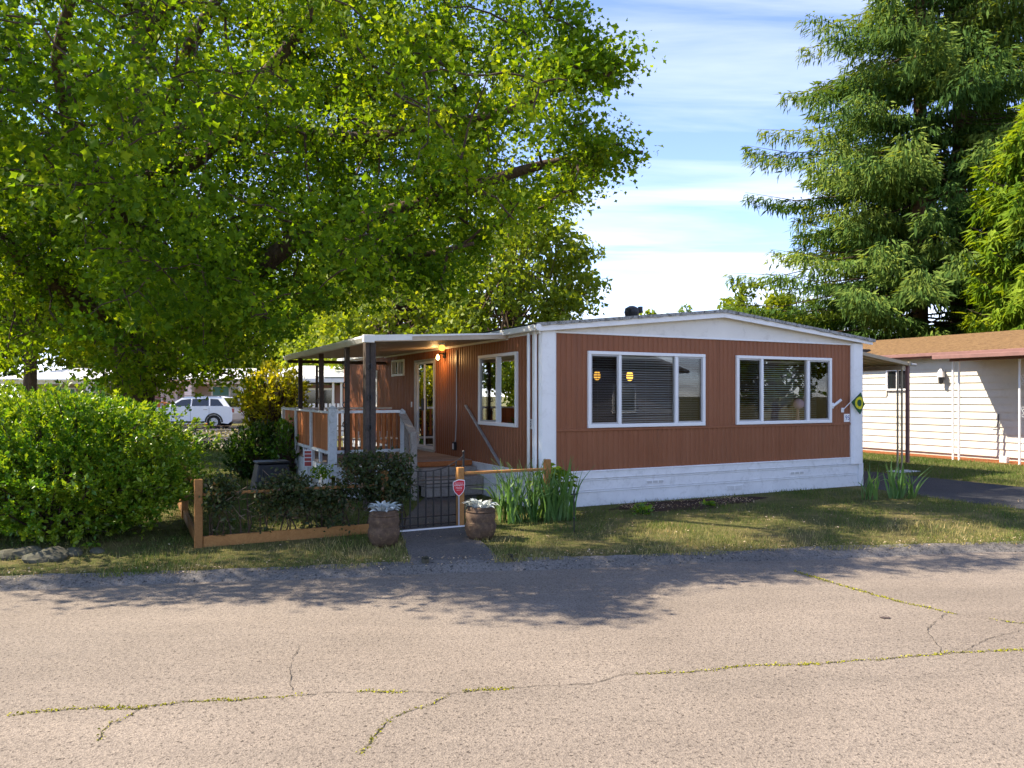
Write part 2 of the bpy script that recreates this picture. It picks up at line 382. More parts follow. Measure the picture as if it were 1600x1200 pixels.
def obj(name, me, mat, parent=None, bevel=0, smooth=False, loc=None, rotz=0, rot=None):
    o = bpy.data.objects.new(name, me); COL.objects.link(o)
    if mat is not None and me is not None and not me.materials:
        me.materials.append(M[mat] if isinstance(mat, str) else mat)
    if parent: o.parent = parent
    if loc is not None: o.location = loc
    if rotz: o.rotation_euler = (0, 0, rotz)
    if rot is not None: o.rotation_euler = rot
    if smooth:
        me.polygons.foreach_set('use_smooth', [True] * len(me.polygons))
    if bevel:
        b = o.modifiers.new('bevel', 'BEVEL'); b.width = bevel; b.segments = 1; b.limit_method = 'ANGLE'; b.harden_normals = False
    return o
def tag(o, label, cat, group=None, kind=None):
    o['label'] = label; o['category'] = cat
    if group: o['group'] = group
    if kind: o['kind'] = kind
    return o
def thing(name, label, cat, loc=(0, 0, 0), rotz=0, group=None):
    o = bpy.data.objects.new(name, None); COL.objects.link(o); o.empty_display_size = 0.2
    o.location = loc; o.rotation_euler = (0, 0, rotz)
    return tag(o, label, cat, group)
def hthing(name, label, cat, a=0, b=0, z=0, group=None):
    return thing(name, label, cat, H(a, b, z), HA, group)
def struct(o): o['kind'] = 'structure'; return o
def stuff(o): o['kind'] = 'stuff'; return o
_me = {}
def cached(key, fn):
    if key not in _me: _me[key] = fn().mesh(key)
    return _me[key]
def text_mesh(body, size, extrude=0.0008, align='CENTER'):
    cu = bpy.data.curves.new('lettering', 'FONT'); cu.body = body; cu.size = size; cu.extrude = extrude; cu.align_x = align; cu.align_y = 'CENTER'
    o = bpy.data.objects.new('lettering', cu); COL.objects.link(o)
    me = bpy.data.meshes.new_from_object(o.evaluated_get(bpy.context.evaluated_depsgraph_get()))
    bpy.data.objects.remove(o); bpy.data.curves.remove(cu)
    return me
def big_mesh(name, V, faces_per, tone=None):
    """V (nv,3); faces_per = (nf,k) indices, k = 3 or 4"""
    me = bpy.data.meshes.new(name)
    nf, k = faces_per.shape
    me.vertices.add(len(V)); me.vertices.foreach_set('co', np.ascontiguousarray(V, dtype=np.float32).ravel())
    me.loops.add(nf * k); me.loops.foreach_set('vertex_index', np.ascontiguousarray(faces_per, dtype=np.int32).ravel())
    me.polygons.add(nf); me.polygons.foreach_set('loop_start', np.arange(0, nf * k, k, dtype=np.int32))
    me.update(calc_edges=True)
    if tone is not None:
        at_ = me.attributes.new('tone', 'FLOAT', 'POINT'); at_.data.foreach_set('value', np.ascontiguousarray(tone, dtype=np.float32))
    return me
def unit(v): return v / np.maximum(np.linalg.norm(v, axis=1, keepdims=True), 1e-9)
LOBED = (np.array([[0, 0, 0], [-0.44, 0.50, 0.10], [-0.20, 0.56, 0.0], [0, 1.0, -0.12], [0.20, 0.56, 0.0], [0.44, 0.50, 0.10]]), np.array([[0, 2, 1], [0, 3, 2], [0, 4, 3], [0, 5, 4]]))
NEEDLE = (np.array([[0, 0, 0], [0.115, 0.40, 0.02], [0, 1.0, -0.10], [-0.115, 0.40, 0.02]]), np.array([[0, 1, 2], [0, 2, 3]]))
KITE = (np.array([[0, 0, 0], [0.30, 0.45, 0.07], [0, 1.0, -0.06], [-0.30, 0.45, 0.07]]), np.array([[0, 1, 2], [0, 2, 3]]))
SPRAY = (np.array([[0, 0, 0], [0.17, 0.30, -0.03], [0.06, 0.46, 0.0], [0, 1.0, -0.14], [-0.06, 0.46, 0.0], [-0.17, 0.30, -0.03]]),
         np.array([[0, 1, 2], [0, 2, 3], [0, 3, 4], [0, 4, 5]]))
BLADE = (np.array([[-0.06, 0, 0], [0.06, 0, 0], [0, 1.0, 0.0]]), np.array([[0, 1, 2]]))
def scatter(name, tpl, P, size, tone, mat, parent=None, up=0.6, axis=None, normal=None):
    N = len(P); tv, tf = tpl
    if axis is None:
        nrm = unit(rng.normal(size=(N, 3)) + np.array([0, 0, up * 1.7])) if normal is None else unit(normal)
        b = rng.normal(size=(N, 3)); b[:, 2] -= 0.35
        b = unit(b - nrm * (b * nrm).sum(1, keepdims=True))
    else:
        b = unit(axis)
        nrm = rng.normal(size=(N, 3)) + np.array([0, 0, up * 1.7]) if normal is None else normal
        nrm = unit(nrm - b * (b * nrm).sum(1, keepdims=True))
    t_ = np.cross(b, nrm)
    sz = np.broadcast_to(np.asarray(size, float), (N,))[:, None, None]
    V = P[:, None, :] + sz * (tv[None, :, 0:1] * t_[:, None, :] + tv[None, :, 1:2] * b[:, None, :] + tv[None, :, 2:3] * nrm[:, None, :])
    Fc = tf[None] + (np.arange(N) * len(tv))[:, None, None]
    me = big_mesh(name, V.reshape(-1, 3), Fc.reshape(-1, 3), np.repeat(np.clip(tone, 0, 1), len(tv)))
    return obj(name, me, mat, parent)

# ------------------------------------------------------------------ ground, road, drive
def strip_sheet(name, mat, r_list, prof, kind='structure'):
    """sheet in road coordinates: prof = [(n, z)]"""
    V = []; Fc = []
    for r in r_list:
        for n, z in prof: V.append(tuple(RD(r, n, z)))
    k = len(prof)
    for i in range(len(r_list) - 1):
        for j in range(k - 1): Fc.append((i * k + j, (i + 1) * k + j, (i + 1) * k + j + 1, i * k + j + 1))
    me = bpy.data.meshes.new(name); me.from_pydata(V, [], Fc)
    o = obj(name, me, mat); o['kind'] = kind; return o
far_r = [-900, -300, -120, -60, -30, -15, -8, 0, 8, 15, 30, 60, 120, 300, 900]
strip_sheet('ground', 'ground', far_r, [(-900, -.06), (-100, -.06), (-20, -.06), (-3, -.06), (0.55, -.10), (0.75, -.25), (8.3, -.25), (8.47, -.12), (8.56, -.06), (8.7, -.042), (9.4, 0), (14, 0), (30, 0), (90, 0), (900, 0)])
rr = list(np.linspace(-16, 16, 65)); rr = [-300, -80, -40] + rr + [40, 80, 300]
strip_sheet('road', 'road', rr, [(0.6, ROAD_Z - .02), (2.5, ROAD_Z - .006), (4.4, ROAD_Z), (6.5, ROAD_Z - .004), (8.32, ROAD_Z - .012)])
# rolled asphalt kerb, edges uneven
V = []; Fc = []
rl = list(np.linspace(-14, 14, 225)); rl = [-120, -60, -25] + rl + [25, 60, 120]
for r in rl:
    j1 = 0.03 * math.sin(r * 2.1) + random.uniform(-.018, .018); j2 = 0.04 * math.sin(r * 1.3 + 1) + random.uniform(-.025, .025)
    for n, z in ((8.26 + j1, ROAD_Z - .012), (8.30 + j1, ROAD_Z + .012 + random.uniform(-.004, .004)), (8.39, -.066 + random.uniform(-.005, .005)), (8.49 + j2, -.042 + random.uniform(-.006, .006)), (8.56 + j2, -.085)):
        V.append(tuple(RD(r, n, z)))
for i in range(len(rl) - 1):
    for j in range(4): Fc.append((i * 5 + j, (i + 1) * 5 + j, (i + 1) * 5 + j + 1, i * 5 + j + 1))
me = bpy.data.meshes.new('kerb'); me.from_pydata(V, [], Fc); struct(obj('kerb', me, 'berm'))
def poly_sheet(name, mat, pts, z, jitter=0.0):
    bm = bmesh.new(); vs = [bm.verts.new((p[0], p[1], z + (random.uniform(-jitter, jitter)))) for p in pts]
    f = bm.faces.new(vs); bmesh.ops.triangulate(bm, faces=[f])
    me = bpy.data.meshes.new(name); bm.to_mesh(me); bm.free(); return struct(obj(name, me, mat))
def b_at_n(a, n):
    # b such that H(a,b) has road coordinate n
    p0 = H(a, 0); p1 = H(a, 1); n0 = to_rd(p0.x, p0.y)[1]; n1 = to_rd(p1.x, p1.y)[1]
    return (n - n0) / (n1 - n0)
pts = [H(6.75, b_at_n(6.75, 8.52)), H(9.85, b_at_n(9.85, 8.52)), H(9.75, 2.0), H(9.9, 11), H(7.36, 11), H(7.36, 0.4), H(7.1, -.3), H(6.8, -1.2)]
poly_sheet('driveway', 'drive', pts, 0.006)
# sloping lip of the driveway where the verge drops to the kerb
lip = MB()
for i in range(8):
    a0 = 6.75 + 3.1 * i / 8; a1 = 6.75 + 3.1 * (i + 1) / 8
    lip.quad(H(a0, b_at_n(a0, 8.46), -.04), H(a1, b_at_n(a1, 8.46), -.04), H(a1, b_at_n(a1, 9.5), 0.011), H(a0, b_at_n(a0, 9.5), 0.011))
struct(lip.build('driveway_apron', 'drive'))
# path from the gate to the kerb
pw = MB()
L0, L1 = gp(622, 823), gp(716, 818); K0, K1 = gp(640, 872, -.03), gp(776, 868, -.03)
for i in range(6):
    f0, f1 = i / 6, (i + 1) / 6
    def pl(a, b, f):
        p = a.lerp(b, f); return Vector((p.x, p.y, gz(p.x, p.y) + 0.008))
    pw.quad(pl(K0, L0, f0), pl(K1, L1, f0), pl(K1, L1, f1), pl(K0, L0, f1))
e0 = K0 + (K0 - L0) * .06; e1 = K1 + (K1 - L1) * .06
k0_, k1_ = pl(K0, L0, 0), pl(K1, L1, 0)
pw.quad((e0.x, e0.y, -.050), (e1.x, e1.y, -.050), k1_, k0_)
p2, p3 = H(-1.15, 2.0), H(-.12, 2.0)
pw.quad((L0.x, L0.y, .008), (L1.x, L1.y, .008), (p3.x, p3.y, .008), (p2.x, p2.y, .008))
struct(pw.build('garden_path', 'path'))
poly_sheet('back_street', 'road', [(-70, 26.2), (-8, 26.2), (-8, 33), (-70, 33)], 0.006)
poly_sheet('back_driveway', 'drive', [(-24, 39.5), (-11, 39.5), (-11, 45.5), (-24, 45.5)], 0.006)
poly_sheet('mulch_bed', 'mulch', [H(14.5, -5), H(15.7, -5), H(15.7, 13), H(14.8, 13), H(14.6, 8), H(14.75, 4), H(14.55, 2)], 0.012)
# soil bed under the front windows: low uneven mound
V = []; Fc = []
c0 = H(2.45, -.62); nr, ns = 9, 40
for i in range(nr):
    f = i / (nr - 1)
    for j in range(ns):
        th = 2 * math.pi * j / ns; wob = 1 + .18 * math.sin(3 * th + 1) + .12 * math.sin(7 * th) + random.uniform(-.04, .04)
        lx, ly = 1.45 * f * wob * math.cos(th), .42 * f * wob * math.sin(th)
        V.append((c0.x + lx * UX - ly * UY, c0.y + lx * UY + ly * UX, 0.004 + .035 * (1 - f ** 2) + (random.uniform(0, .022) if f < .95 else 0)))
for i in range(nr - 1):
    for j in range(ns): Fc.append((i * ns + j, i * ns + (j + 1) % ns, (i + 1) * ns + (j + 1) % ns, (i + 1) * ns + j))
me = bpy.data.meshes.new('soil_bed'); me.from_pydata(V, [], Fc); struct(obj('soil_bed', me, 'soil'))

# ------------------------------------------------------------------ mobile home
HOME = hthing('mobile_home', 'brown ribbed-metal mobile home with white corner columns and low gable roof', 'mobile home')
def mp(side, s0, s1, d0, d1, z0, z1):
    """box given along the wall, outward and up -> x0,x1,y0,y1,z0,z1 in house space"""
    if side == 'f': return (s0, s1, -d1, -d0, z0, z1)
    return (-d1, -d0, s0, s1, z0, z1)
def mpt(side, s, d, z): return (s, -d, z) if side == 'f' else (-d, s, z)
def ribbed(side, s0, s1, z0, z1, opens, pitch=0.1, dep=0.012, name='siding'):
    cuts = set()
    k = 0; prof = {}
    x = s0; pat = [(0.0, 0.0), (0.10, 0.0), (0.22, 1.0), (0.55, 1.0), (0.67, .35), (0.80, .35), (0.92, 0.0)]
    while x < s1:
        for f, d in pat:
            xx = x + f * pitch
            if xx < s1: cuts.add(round(xx, 5)); prof[round(xx, 5)] = d * dep
        x += pitch
    xs0 = sorted(cuts); ds0 = [prof[c] for c in xs0]
    for o in opens: cuts.add(o[0]); cuts.add(o[1])
    cuts.add(s1); cuts.add(s0)
    xs = sorted(c for c in cuts if s0 <= c <= s1); ds = np.interp(xs, xs0, ds0)
    mb = MB()
    for i in range(len(xs) - 1):
        m = (xs[i] + xs[i + 1]) / 2; iv = [(z0, z1)]
        for o in opens:
            if o[0] < m < o[1]:
                nv = []
                for a, b in iv:
                    if o[2] > a: nv.append((a, min(b, o[2])))
                    if o[3] < b: nv.append((max(a, o[3]), b))
                iv = [q for q in nv if q[1] - q[0] > 1e-4]
        for a, b in iv:
            mb.quad(mpt(side, xs[i], ds[i], a), mpt(side, xs[i + 1], ds[i + 1], a), mpt(side, xs[i + 1], ds[i + 1], b), mpt(side, xs[i], ds[i], b))
    return mb.build(name, 'siding', HOME)
FW = [(0.905, 3.315, 1.255, 2.50), (4.03, 6.435, 1.255, 2.50)]
ribbed('f', 0.30, 6.98, 0.56, 1.205, [], name='front_wall')
ribbed('f', 0.30, 3.64, 1.245, 2.775, [tuple([o[0] + .03, o[1] - .03, o[2] + .03, o[3] - .03]) for o in FW[:1]], name='front_wall')
ribbed('f', 3.64, 6.98, 1.245, 2.775, [tuple([o[0] + .03, o[1] - .03, o[2] + .03, o[3] - .03]) for o in FW[1:]], name='front_wall')
LO = [(0.66, 2.19, 1.257, 2.50), (4.42, 5.69, 0.62, 2.556), (6.40, 7.30, 2.237, 2.62), (8.52, 9.15, 1.486, 2.417)]
ribbed('l', 0.0, 12.0, 0.56, 2.80, [(o[0] + .03, o[1] - .03, o[2] + .03, o[3] - .03) for o in LO], pitch=0.11, name='side_wall')
MB().box(*mp('f', .29, 6.99, -.01, .026, 1.205, 1.247)).build('belt_rail', 'siding', HOME, .005)
MB().box(7.24, 7.29, 0.05, 12, 0.5, 2.85).build('rear_side_wall', 'siding', HOME)
MB().box(0.0, 7.3, 11.95, 12, 0.0, 3.0).build('end_wall', 'siding', HOME)
# skirting, board by board
for side, s0, s1 in (('f', 0.0, 7.26), ('l', 0.0, 12.0)):
    for z0, z1, d in ((.432, .572, .034), (.245, .43, .022), (-.03, .243, .022)):
        mb = MB().box(*mp(side, s0 + (.0 if side == 'f' else .036), s1, -.02, d, z0, z1))
        mb.box(*mp(side, s0 + (.0 if side == 'f' else .046), s1, d, d + .012, z1 - .022, z1 - .006))
        mb.box(*mp(side, s0 + (.0 if side == 'f' else .046), s1, d, d + .007, z0 + .01, z0 + .022))
        mb.build('skirt_board', 'skirt', HOME, .003)
MB().box(*mp('f', 7.16, 7.285, .0, .06, -.04, .45)).build('corner_board', 'skirt', HOME, .004)
def vent(s, z, w, n, h=.055):
    mb = MB().box(*mp('f', s, s + w, .022, .030, z, z + h))
    v = mb.build('skirt_vent', 'vinyl', HOME)
    g = MB()
    for i in range(n):
        x0 = s + w * i / n + .012; x1 = s + w * (i + 1) / n - .012
        for k in range(4): g.box(*mp('f', x0, x1, .030, .033, z + .008 + k * (h - .012) / 4, z + .008 + k * (h - .012) / 4 + .006))
    g.build('louver', 'galv', v)
vent(2.06, .30, .36, 3); vent(3.80, .09, .38, 2, .09); vent(5.34, .30, .36, 3)
# corner columns, gently rounded
def column(s0, s1, z0, z1, bulge=.045):
    mb = MB(); n = 10; P = []
    for i in range(n + 1):
        f = i / n; P.append((s0 + (s1 - s0) * f, .034 + bulge * (1 - (2 * f - 1) ** 4) ** .6))
    for i in range(n):
        (a, d), (b, e) = P[i], P[i + 1]
        mb.quad(mpt('f', a, d, z0), mpt('f', b, e, z0), mpt('f', b, e, z1), mpt('f', a, d, z1))
    mb.quad(mpt('f', s0, 0, z0), mpt('f', s0, .034, z0), mpt('f', s0, .034, z1), mpt('f', s0, 0, z1))
    mb.quad(mpt('f', s1, 0, z0), mpt('f', s1, .034, z0), mpt('f', s1, .034, z1), mpt('f', s1, 0, z1))
    for a in range(n): mb.quad(mpt('f', P[a][0], 0, z0), mpt('f', P[a + 1][0], 0, z0), mpt('f', P[a + 1][0], P[a + 1][1], z0), mpt('f', P[a][0], P[a][1], z0))
    return mb.build('corner_column', 'white', HOME, smooth=False)
column(.012, .315, .44, 2.80); column(6.965, 7.29, .44, 2.80)
MB().box(*mp('l', .012, .10, .0, .045, .42, 2.78)).build('corner_board', 'white', HOME, .006)
MB().tube([(-.075, .16, .3), (-.075, .16, 2.76)], .028, 8).build('downspout', 'white', HOME, smooth=True)
# gable, fascia, roof
mb = MB().prism([(0.0, 2.79), (7.3, 2.79), (7.3, 2.84), (3.65, 3.20), (0, 2.84)], -.012, .03); mb.build('gable_panel', 'gable', HOME)
MB().box(*mp('f', .0, 7.3, .0, .036, 2.765, 2.795)).build('trim_strip', 'white', HOME, .004)
for x0, x1, za, zb in ((-.06, 3.65, 2.775, 3.155), (3.65, 7.44, 3.155, 2.785)):
    MB().prism([(x0, za), (x1, zb), (x1, zb + .088), (x0, za + .088)], -.15, -.118).build('fascia', 'white', HOME, .004)
    MB().prism([(x0, za + .03), (x1, zb + .03), (x1, zb + .04), (x0, za + .04)], -.117, -.012).build('soffit', 'gable', HOME)
rf = MB()
N = 60
for i in range(N):                                      # worn ragged front edge of the roof covering
    x0 = -.12 + 7.6 * i / N; x1 = -.12 + 7.6 * (i + 1) / N
    zt = lambda x: 2.895 + .395 * (1 - abs(x - 3.65) / 3.77)
    y0 = -.175 - random.uniform(0, .015)
    h = .045 + random.uniform(0, .012)
    rf.v += []; b0 = len(rf.v)
    for yy in (y0, 12.25):
        rf.v += [(x0, yy, zt(x0) - h), (x1, yy, zt(x1) - h), (x1, yy, zt(x1)), (x0, yy, zt(x0))]
    rf.f += [(b0, b0 + 1, b0 + 2, b0 + 3), (b0 + 3, b0 + 2, b0 + 6, b0 + 7), (b0, b0 + 4, b0 + 5, b0 + 1), (b0 + 4, b0 + 7, b0 + 6, b0 + 5)]
ROOF = rf.build('roof', 'roof', HOME)
MB().box(-.135, -.03, -.13, 12.3, 2.775, 2.872).build('gutter', 'white', ROOF, .01)
MB().tube([(-.082, -.19, 2.83), (-.082, -.125, 2.83)], .052, 14).build('gutter_end', 'white', ROOF, smooth=False)
MB().box(-.028, .0, -.1, 12.2, 2.74, 2.80).build('eave_board', 'white', ROOF)
MB().box(7.3, 7.42, -.1, 12.2, 2.82, 2.87).build('gutter', 'white', ROOF, .01)
# roof ventilator
vp = thing('roof_ventilator', 'dark metal ventilator with rounded head standing on the brown home roof', 'vent', H(4.27, 3.5, 3.16), HA)
MB().tube([(0, 0, -.02), (0, 0, .40)], .07, 10).build('pipe', 'galv', vp, smooth=True)
MB().lathe([(.06, .36), (.15, .38), (.17, .46), (.15, .55), (.06, .60)], 14).build('head', 'blackplastic', vp, smooth=False)
MB().box(.08, .26, -.02, .02, .46, .50).box(.20, .26, -.05, .05, .46, .60).build('vane', 'blackplastic', vp)
# room behind the windows
rm = MB()
rm.box(.06, 7.2, .06, 11.9, .52, .60); rm.box(.06, 7.2, .06, 11.9, 2.70, 2.74); rm.box(.06, 7.2, 4.4, 4.46, .6, 2.7)
rm.build('room_shell', 'shade', HOME)
def window(side, s0, s1, z0, z1, mull, blinds=True, screens=(), fw=.06, bd=0.0):
    fr = MB()
    fr.box(*mp(side, s0, s1, -.05, .045, z0, z0 + fw)); fr.box(*mp(side, s0, s1, -.05, .045, z1 - fw * .9, z1))
    fr.box(*mp(side, s0, s0 + fw, -.05, .044, z0 + fw, z1 - fw * .9)); fr.box(*mp(side, s1 - fw, s1, -.05, .044, z0 + fw, z1 - fw * .9))
    for m_ in mull: fr.box(*mp(side, m_ - .03, m_ + .03, -.05, .036, z0 + fw, z1 - fw * .9))
    w = fr.build('window', 'vinyl', HOME, .006)
    edges = [s0 + fw] + [v for m_ in mull for v in (m_ - .03, m_ + .03)] + [s1 - fw]
    for i in range(0, len(edges), 2):
        a, b = edges[i], edges[i + 1]; za, zb = z0 + fw, z1 - fw * .9
        li = i // 2
        if li in screens:
            sf = MB(); q = .026
            sf.box(*mp(side, a, b, .0, .022, za, za + q)); sf.box(*mp(side, a, b, .0, .022, zb - q, zb))
            sf.box(*mp(side, a, a + q, .0, .021, za + q, zb - q)); sf.box(*mp(side, b - q, b, .0, .021, za + q, zb - q))
            sf.build('sash', 'galv', w)
            MB().quad(mpt(side, a, .012, za), mpt(side, b, .012, za), mpt(side, b, .012, zb), mpt(side, a, .012, zb)).build('insect_screen', 'screen', w)
        MB().quad(mpt(side, a, -.008, za), mpt(side, b, -.008, za), mpt(side, b, -.008, zb), mpt(side, a, -.008, zb)).build('pane', 'glass', w)
    if blinds:
        bl = MB(); z = z0 + fw + .02; k = 0
        while z < z1 - fw - .03:
            a, b = s0 + fw + .01, s1 - fw - .01; t1 = .008 + random.uniform(-.001, .001)
            sg_ = [0] + [random.uniform(-.004, .003) for _ in range(3)] + [0]
            for q_ in range(4):
                sa_, sb_ = a + (b - a) * q_ / 4, a + (b - a) * (q_ + 1) / 4
                bl.quad(mpt(side, sa_, -.062 - bd, z - t1 + sg_[q_]), mpt(side, sb_, -.062 - bd, z - t1 + sg_[q_ + 1]), mpt(side, sb_, -.088 - bd, z + t1 + sg_[q_ + 1]), mpt(side, sa_, -.088 - bd, z + t1 + sg_[q_]))
            z += .040
        n = max(2, int((s1 - s0) / .42))
        for i in range(n):
            c = s0 + (s1 - s0) * (i + .5) / n
            bl.box(*mp(side, c - .0018, c + .0018, -.061 - bd, -.059 - bd, z0 + fw, z1 - fw))
        bl.box(*mp(side, s0 + fw + .01, s1 - fw - .01, -.10 - bd, -.055 - bd, z1 - fw - .045, z1 - fw - .005))
        stuff(bl.build('blind', 'blind', w))
    return w
for o, bd_ in zip(FW, (0.0, .20)): window('f', *o, [o[0] + .62, o[0] + 1.785], True, (0, 2), .06, bd_)
window('l', *LO[0], [LO[0][0] + .77], True, (1,))
window('l', *LO[2], [6.85], False, (), .05)
window('l', *LO[3], [], False, (), .05)
# sliding door
s0, s1, z0, z1 = LO[1]
fr = MB()
fr.box(*mp('l', s0, s0 + .05, -.06, .03, z0, z1)); fr.box(*mp('l', s1 - .05, s1, -.06, .03, z0, z1)); fr.box(*mp('l', s0 + .05, s1 - .05, -.06, .03, z1 - .05, z1)); fr.box(*mp('l', s0 + .05, s1 - .05, -.06, .03, z0 - .03, z0 + .03))
DOOR = fr.build('sliding_door', 'galv', HOME, .004)
mid = (s0 + s1) / 2
for a, b, d in ((s0 + .05, mid + .03, .0), (mid - .03, s1 - .05, -.035)):
    sf = MB(); q = .045
    sf.box(*mp('l', a, b, d, d + .03, z0 + .03, z0 + .09)); sf.box(*mp('l', a, b, d, d + .03, z1 - .10, z1 - .05))
    sf.box(*mp('l', a, a + q, d, d + .029, z0 + .09, z1 - .10)); sf.box(*mp('l', b - q, b, d, d + .029, z0 + .09, z1 - .10))
    sf.build('door_sash', 'vinyl', DOOR, .003)
    MB().quad(mpt('l', a + q, d + .014, z0 + .09), mpt('l', b - q, d + .014, z0 + .09), mpt('l', b - q, d + .014, z1 - .10), mpt('l', a + q, d + .014, z1 - .10)).build('pane', 'glass', DOOR)
for a in (mid - .015, mid + .055): MB().box(*mp('l', a, a + .028, .03, .065, 1.46, 1.72)).build('handle', 'iron', DOOR, .006)
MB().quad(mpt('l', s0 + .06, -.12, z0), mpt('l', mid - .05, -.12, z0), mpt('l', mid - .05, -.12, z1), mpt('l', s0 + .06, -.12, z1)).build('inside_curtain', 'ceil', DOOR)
# number plates
def plate(side, s, z, w=.15, h=.155):
    p = MB().box(*mp(side, s, s + w, .014, .022, z, z + h)).build('number_plate', 'vinyl', HOME)
    me = text_mesh('95', .125)
    if side == 'f': obj('number', me, 'blue', p, loc=(s + w * .6, -.0225, z + h / 2), rot=(R(90), 0, 0))
    else: obj('number', me, 'blue', p, loc=(-.0225, s + w * .5, z + h / 2), rot=(R(90), 0, R(-90)))
plate('f', 6.79, 1.265); plate('l', .15, 1.25)
# conduit, outlet box, light switch
MB().tube([mpt('l', 3.25, .02, 2.66), mpt('l', 3.25, .02, 1.4), mpt('l', 3.28, .03, .93), mpt('l', 3.30, .035, .86)], .011, 6).build('conduit', 'galv', HOME)
ob = MB().box(*mp('l', 3.26, 3.36, .012, .07, .72, .88)).build('outlet_box', 'blackplastic', HOME, .006)
MB().box(*mp('l', 3.275, 3.325, .07, .082, .74, .85)).build('outlet_cover', 'vinyl', ob)
MB().box(*mp('l', 5.86, 5.93, .012, .02, 1.52, 1.64)).build('light_switch', 'vinyl', HOME)
# wall lamp (lit)
wl_ = thing('wall_lamp', 'lit bare bulb in a dark bracket on the brown wall beside the sliding door', 'lamp', H(-.012, 3.86, 2.56), HA)
MB().box(-.03, 0.0, -.05, .05, -.03, .08).tube([(-.03, 0, .05), (-.12, .0, .07), (-.16, 0, .03)], .014, 6).build('bracket', 'iron', wl_)
MB().lathe([(.012, .02), (.02, .0), (.034, -.035), (.034, -.06), (.02, -.085), (.005, -.095)], 12, (-.16, 0, .02)).build('bulb', 'bulb', wl_, smooth=True)
ld = bpy.data.lights.new('bulb_light', 'POINT'); ld.energy = 3.5; ld.color = (1, .55, .2); ld.shadow_soft_size = .035
lo = bpy.data.objects.new('bulb_light', ld); COL.objects.link(lo); lo.parent = wl_; lo.location = (-.22, 0, -.04)
cl_ = thing('canopy_lamp', 'small glowing amber lamp under the porch canopy ceiling', 'lamp', H(-.96, 1.62, 2.665), HA)
MB().lathe([(.05, 0), (.05, -.03), (.03, -.035)], 12).build('lamp_base', 'vinyl', cl_)
MB().lathe([(.032, -.03), (.05, -.06), (.055, -.09), (.03, -.125), (.008, -.13)], 12).build('globe', 'amber', cl_, smooth=True)
# lamps and things seen through the front windows
def pendant(px, py, Y, label):
    p = at(px, py, Y); o = thing('pendant_lamp', label, 'lamp', p); o.scale = (.66, .66, .75)
    MB().lathe([(.03, -.11), (.075, -.085), (.092, -.03), (.092, .03), (.075, .085), (.03, .11)], 14).build('shade', 'amber', o, smooth=True)
    MB().lathe([(.078, -.088), (.082, -.084), (.082, -.075), (.078, -.07)], 14).lathe([(.094, -.004), (.098, 0), (.094, .004)], 14).build('band', 'iron', o)
    MB().tube([(0, 0, .11), (0, 0, (2.70 - p.z) / .75)], .006, 5).build('cord', 'iron', o)
pendant(933, 587, 14.3, 'amber barrel pendant lamp behind the end pane of the first front window')
pendant(984, 588, 14.0, 'amber barrel pendant lamp behind the middle pane of the first front window')
for px, py, Y, lb in ((984, 556, 14.9, 'amber ceiling lamp high in the first front window'), (1166, 562, 15.3, 'wide amber ceiling lamp seen in the second front window')):
    p = at(px, py, Y); p.z = 2.70
    o = thing('ceiling_lamp', lb, 'lamp', p)
    MB().lathe([(.20, 0.0), (.20, -.02)], 20).build('lamp_base', 'vinyl', o); MB().lathe([(.19, -.02), (.17, -.07), (.10, -.11), (.01, -.12)], 20).build('dish', 'amber', o, smooth=True)
p = H(5.731, .13, 1.62)
o = thing('pink_globe', 'pink ball on a peach stand behind the second front window', 'ornament', (p.x, p.y, 1.27))
MB().lathe([(.02, -.10), (.06, -.083), (.09, -.05), (.103, 0), (.09, .05), (.06, .083), (.02, .10)], 18, (0, 0, p.z - 1.27)).build('ball', 'pink', o, smooth=True)
MB().lathe([(.06, 0), (.055, .02), (.03, .10), (.022, p.z - 1.27 - .09)], 14, (-.02, 0, 0)).build('stand', 'peach', o, smooth=True)
q = H(5.6, .35)
tb = thing('side_cabinet', 'dark low cabinet behind the second front window under the pink ball', 'cabinet', (q.x, q.y, .6), HA)
MB().box(-.8, .8, -.24, .24, 0.06, .655).build('carcass', 'darkwood', tb, .01); MB().box(-.83, .83, -.255, .26, .655, .67).build('top', 'darkwood', tb, .004)
for i in range(4): MB().box(-.75 + .38 * i, -.39 + .38 * i, -.256, -.241, .1, .62).build('door', 'greywood', tb, .004)

# flag and brackets on the front wall
fb = thing('flag_bracket', 'empty white flagpole bracket on the brown front wall near the flag', 'bracket', H(6.47, -.013, 1.60), HA)
MB().box(-.03, .03, -.015, 0, -.07, .04).build('plate', 'vinyl', fb, .004)
MB().tube([(0, -.015, -.03), (.13, -.10, .10)], [.026, .026], 10).build('socket', 'vinyl', fb)
fg = thing('garden_flag', 'small green flag with yellow O ring on a white angled pole by the corner column', 'flag', H(6.74, -.013, 1.50), HA)
MB().box(-.035, .035, -.02, 0, -.05, .04).build('bracket_plate', 'vinyl', fg, .004)
d_ = Vector((.48, -.30, .60)).normalized(); L_ = .49
MB().tube([(0, -.02, 0), tuple(Vector((0, -.02, 0)) + d_ * L_)], .009, 7).build('pole', 'vinyl', fg)
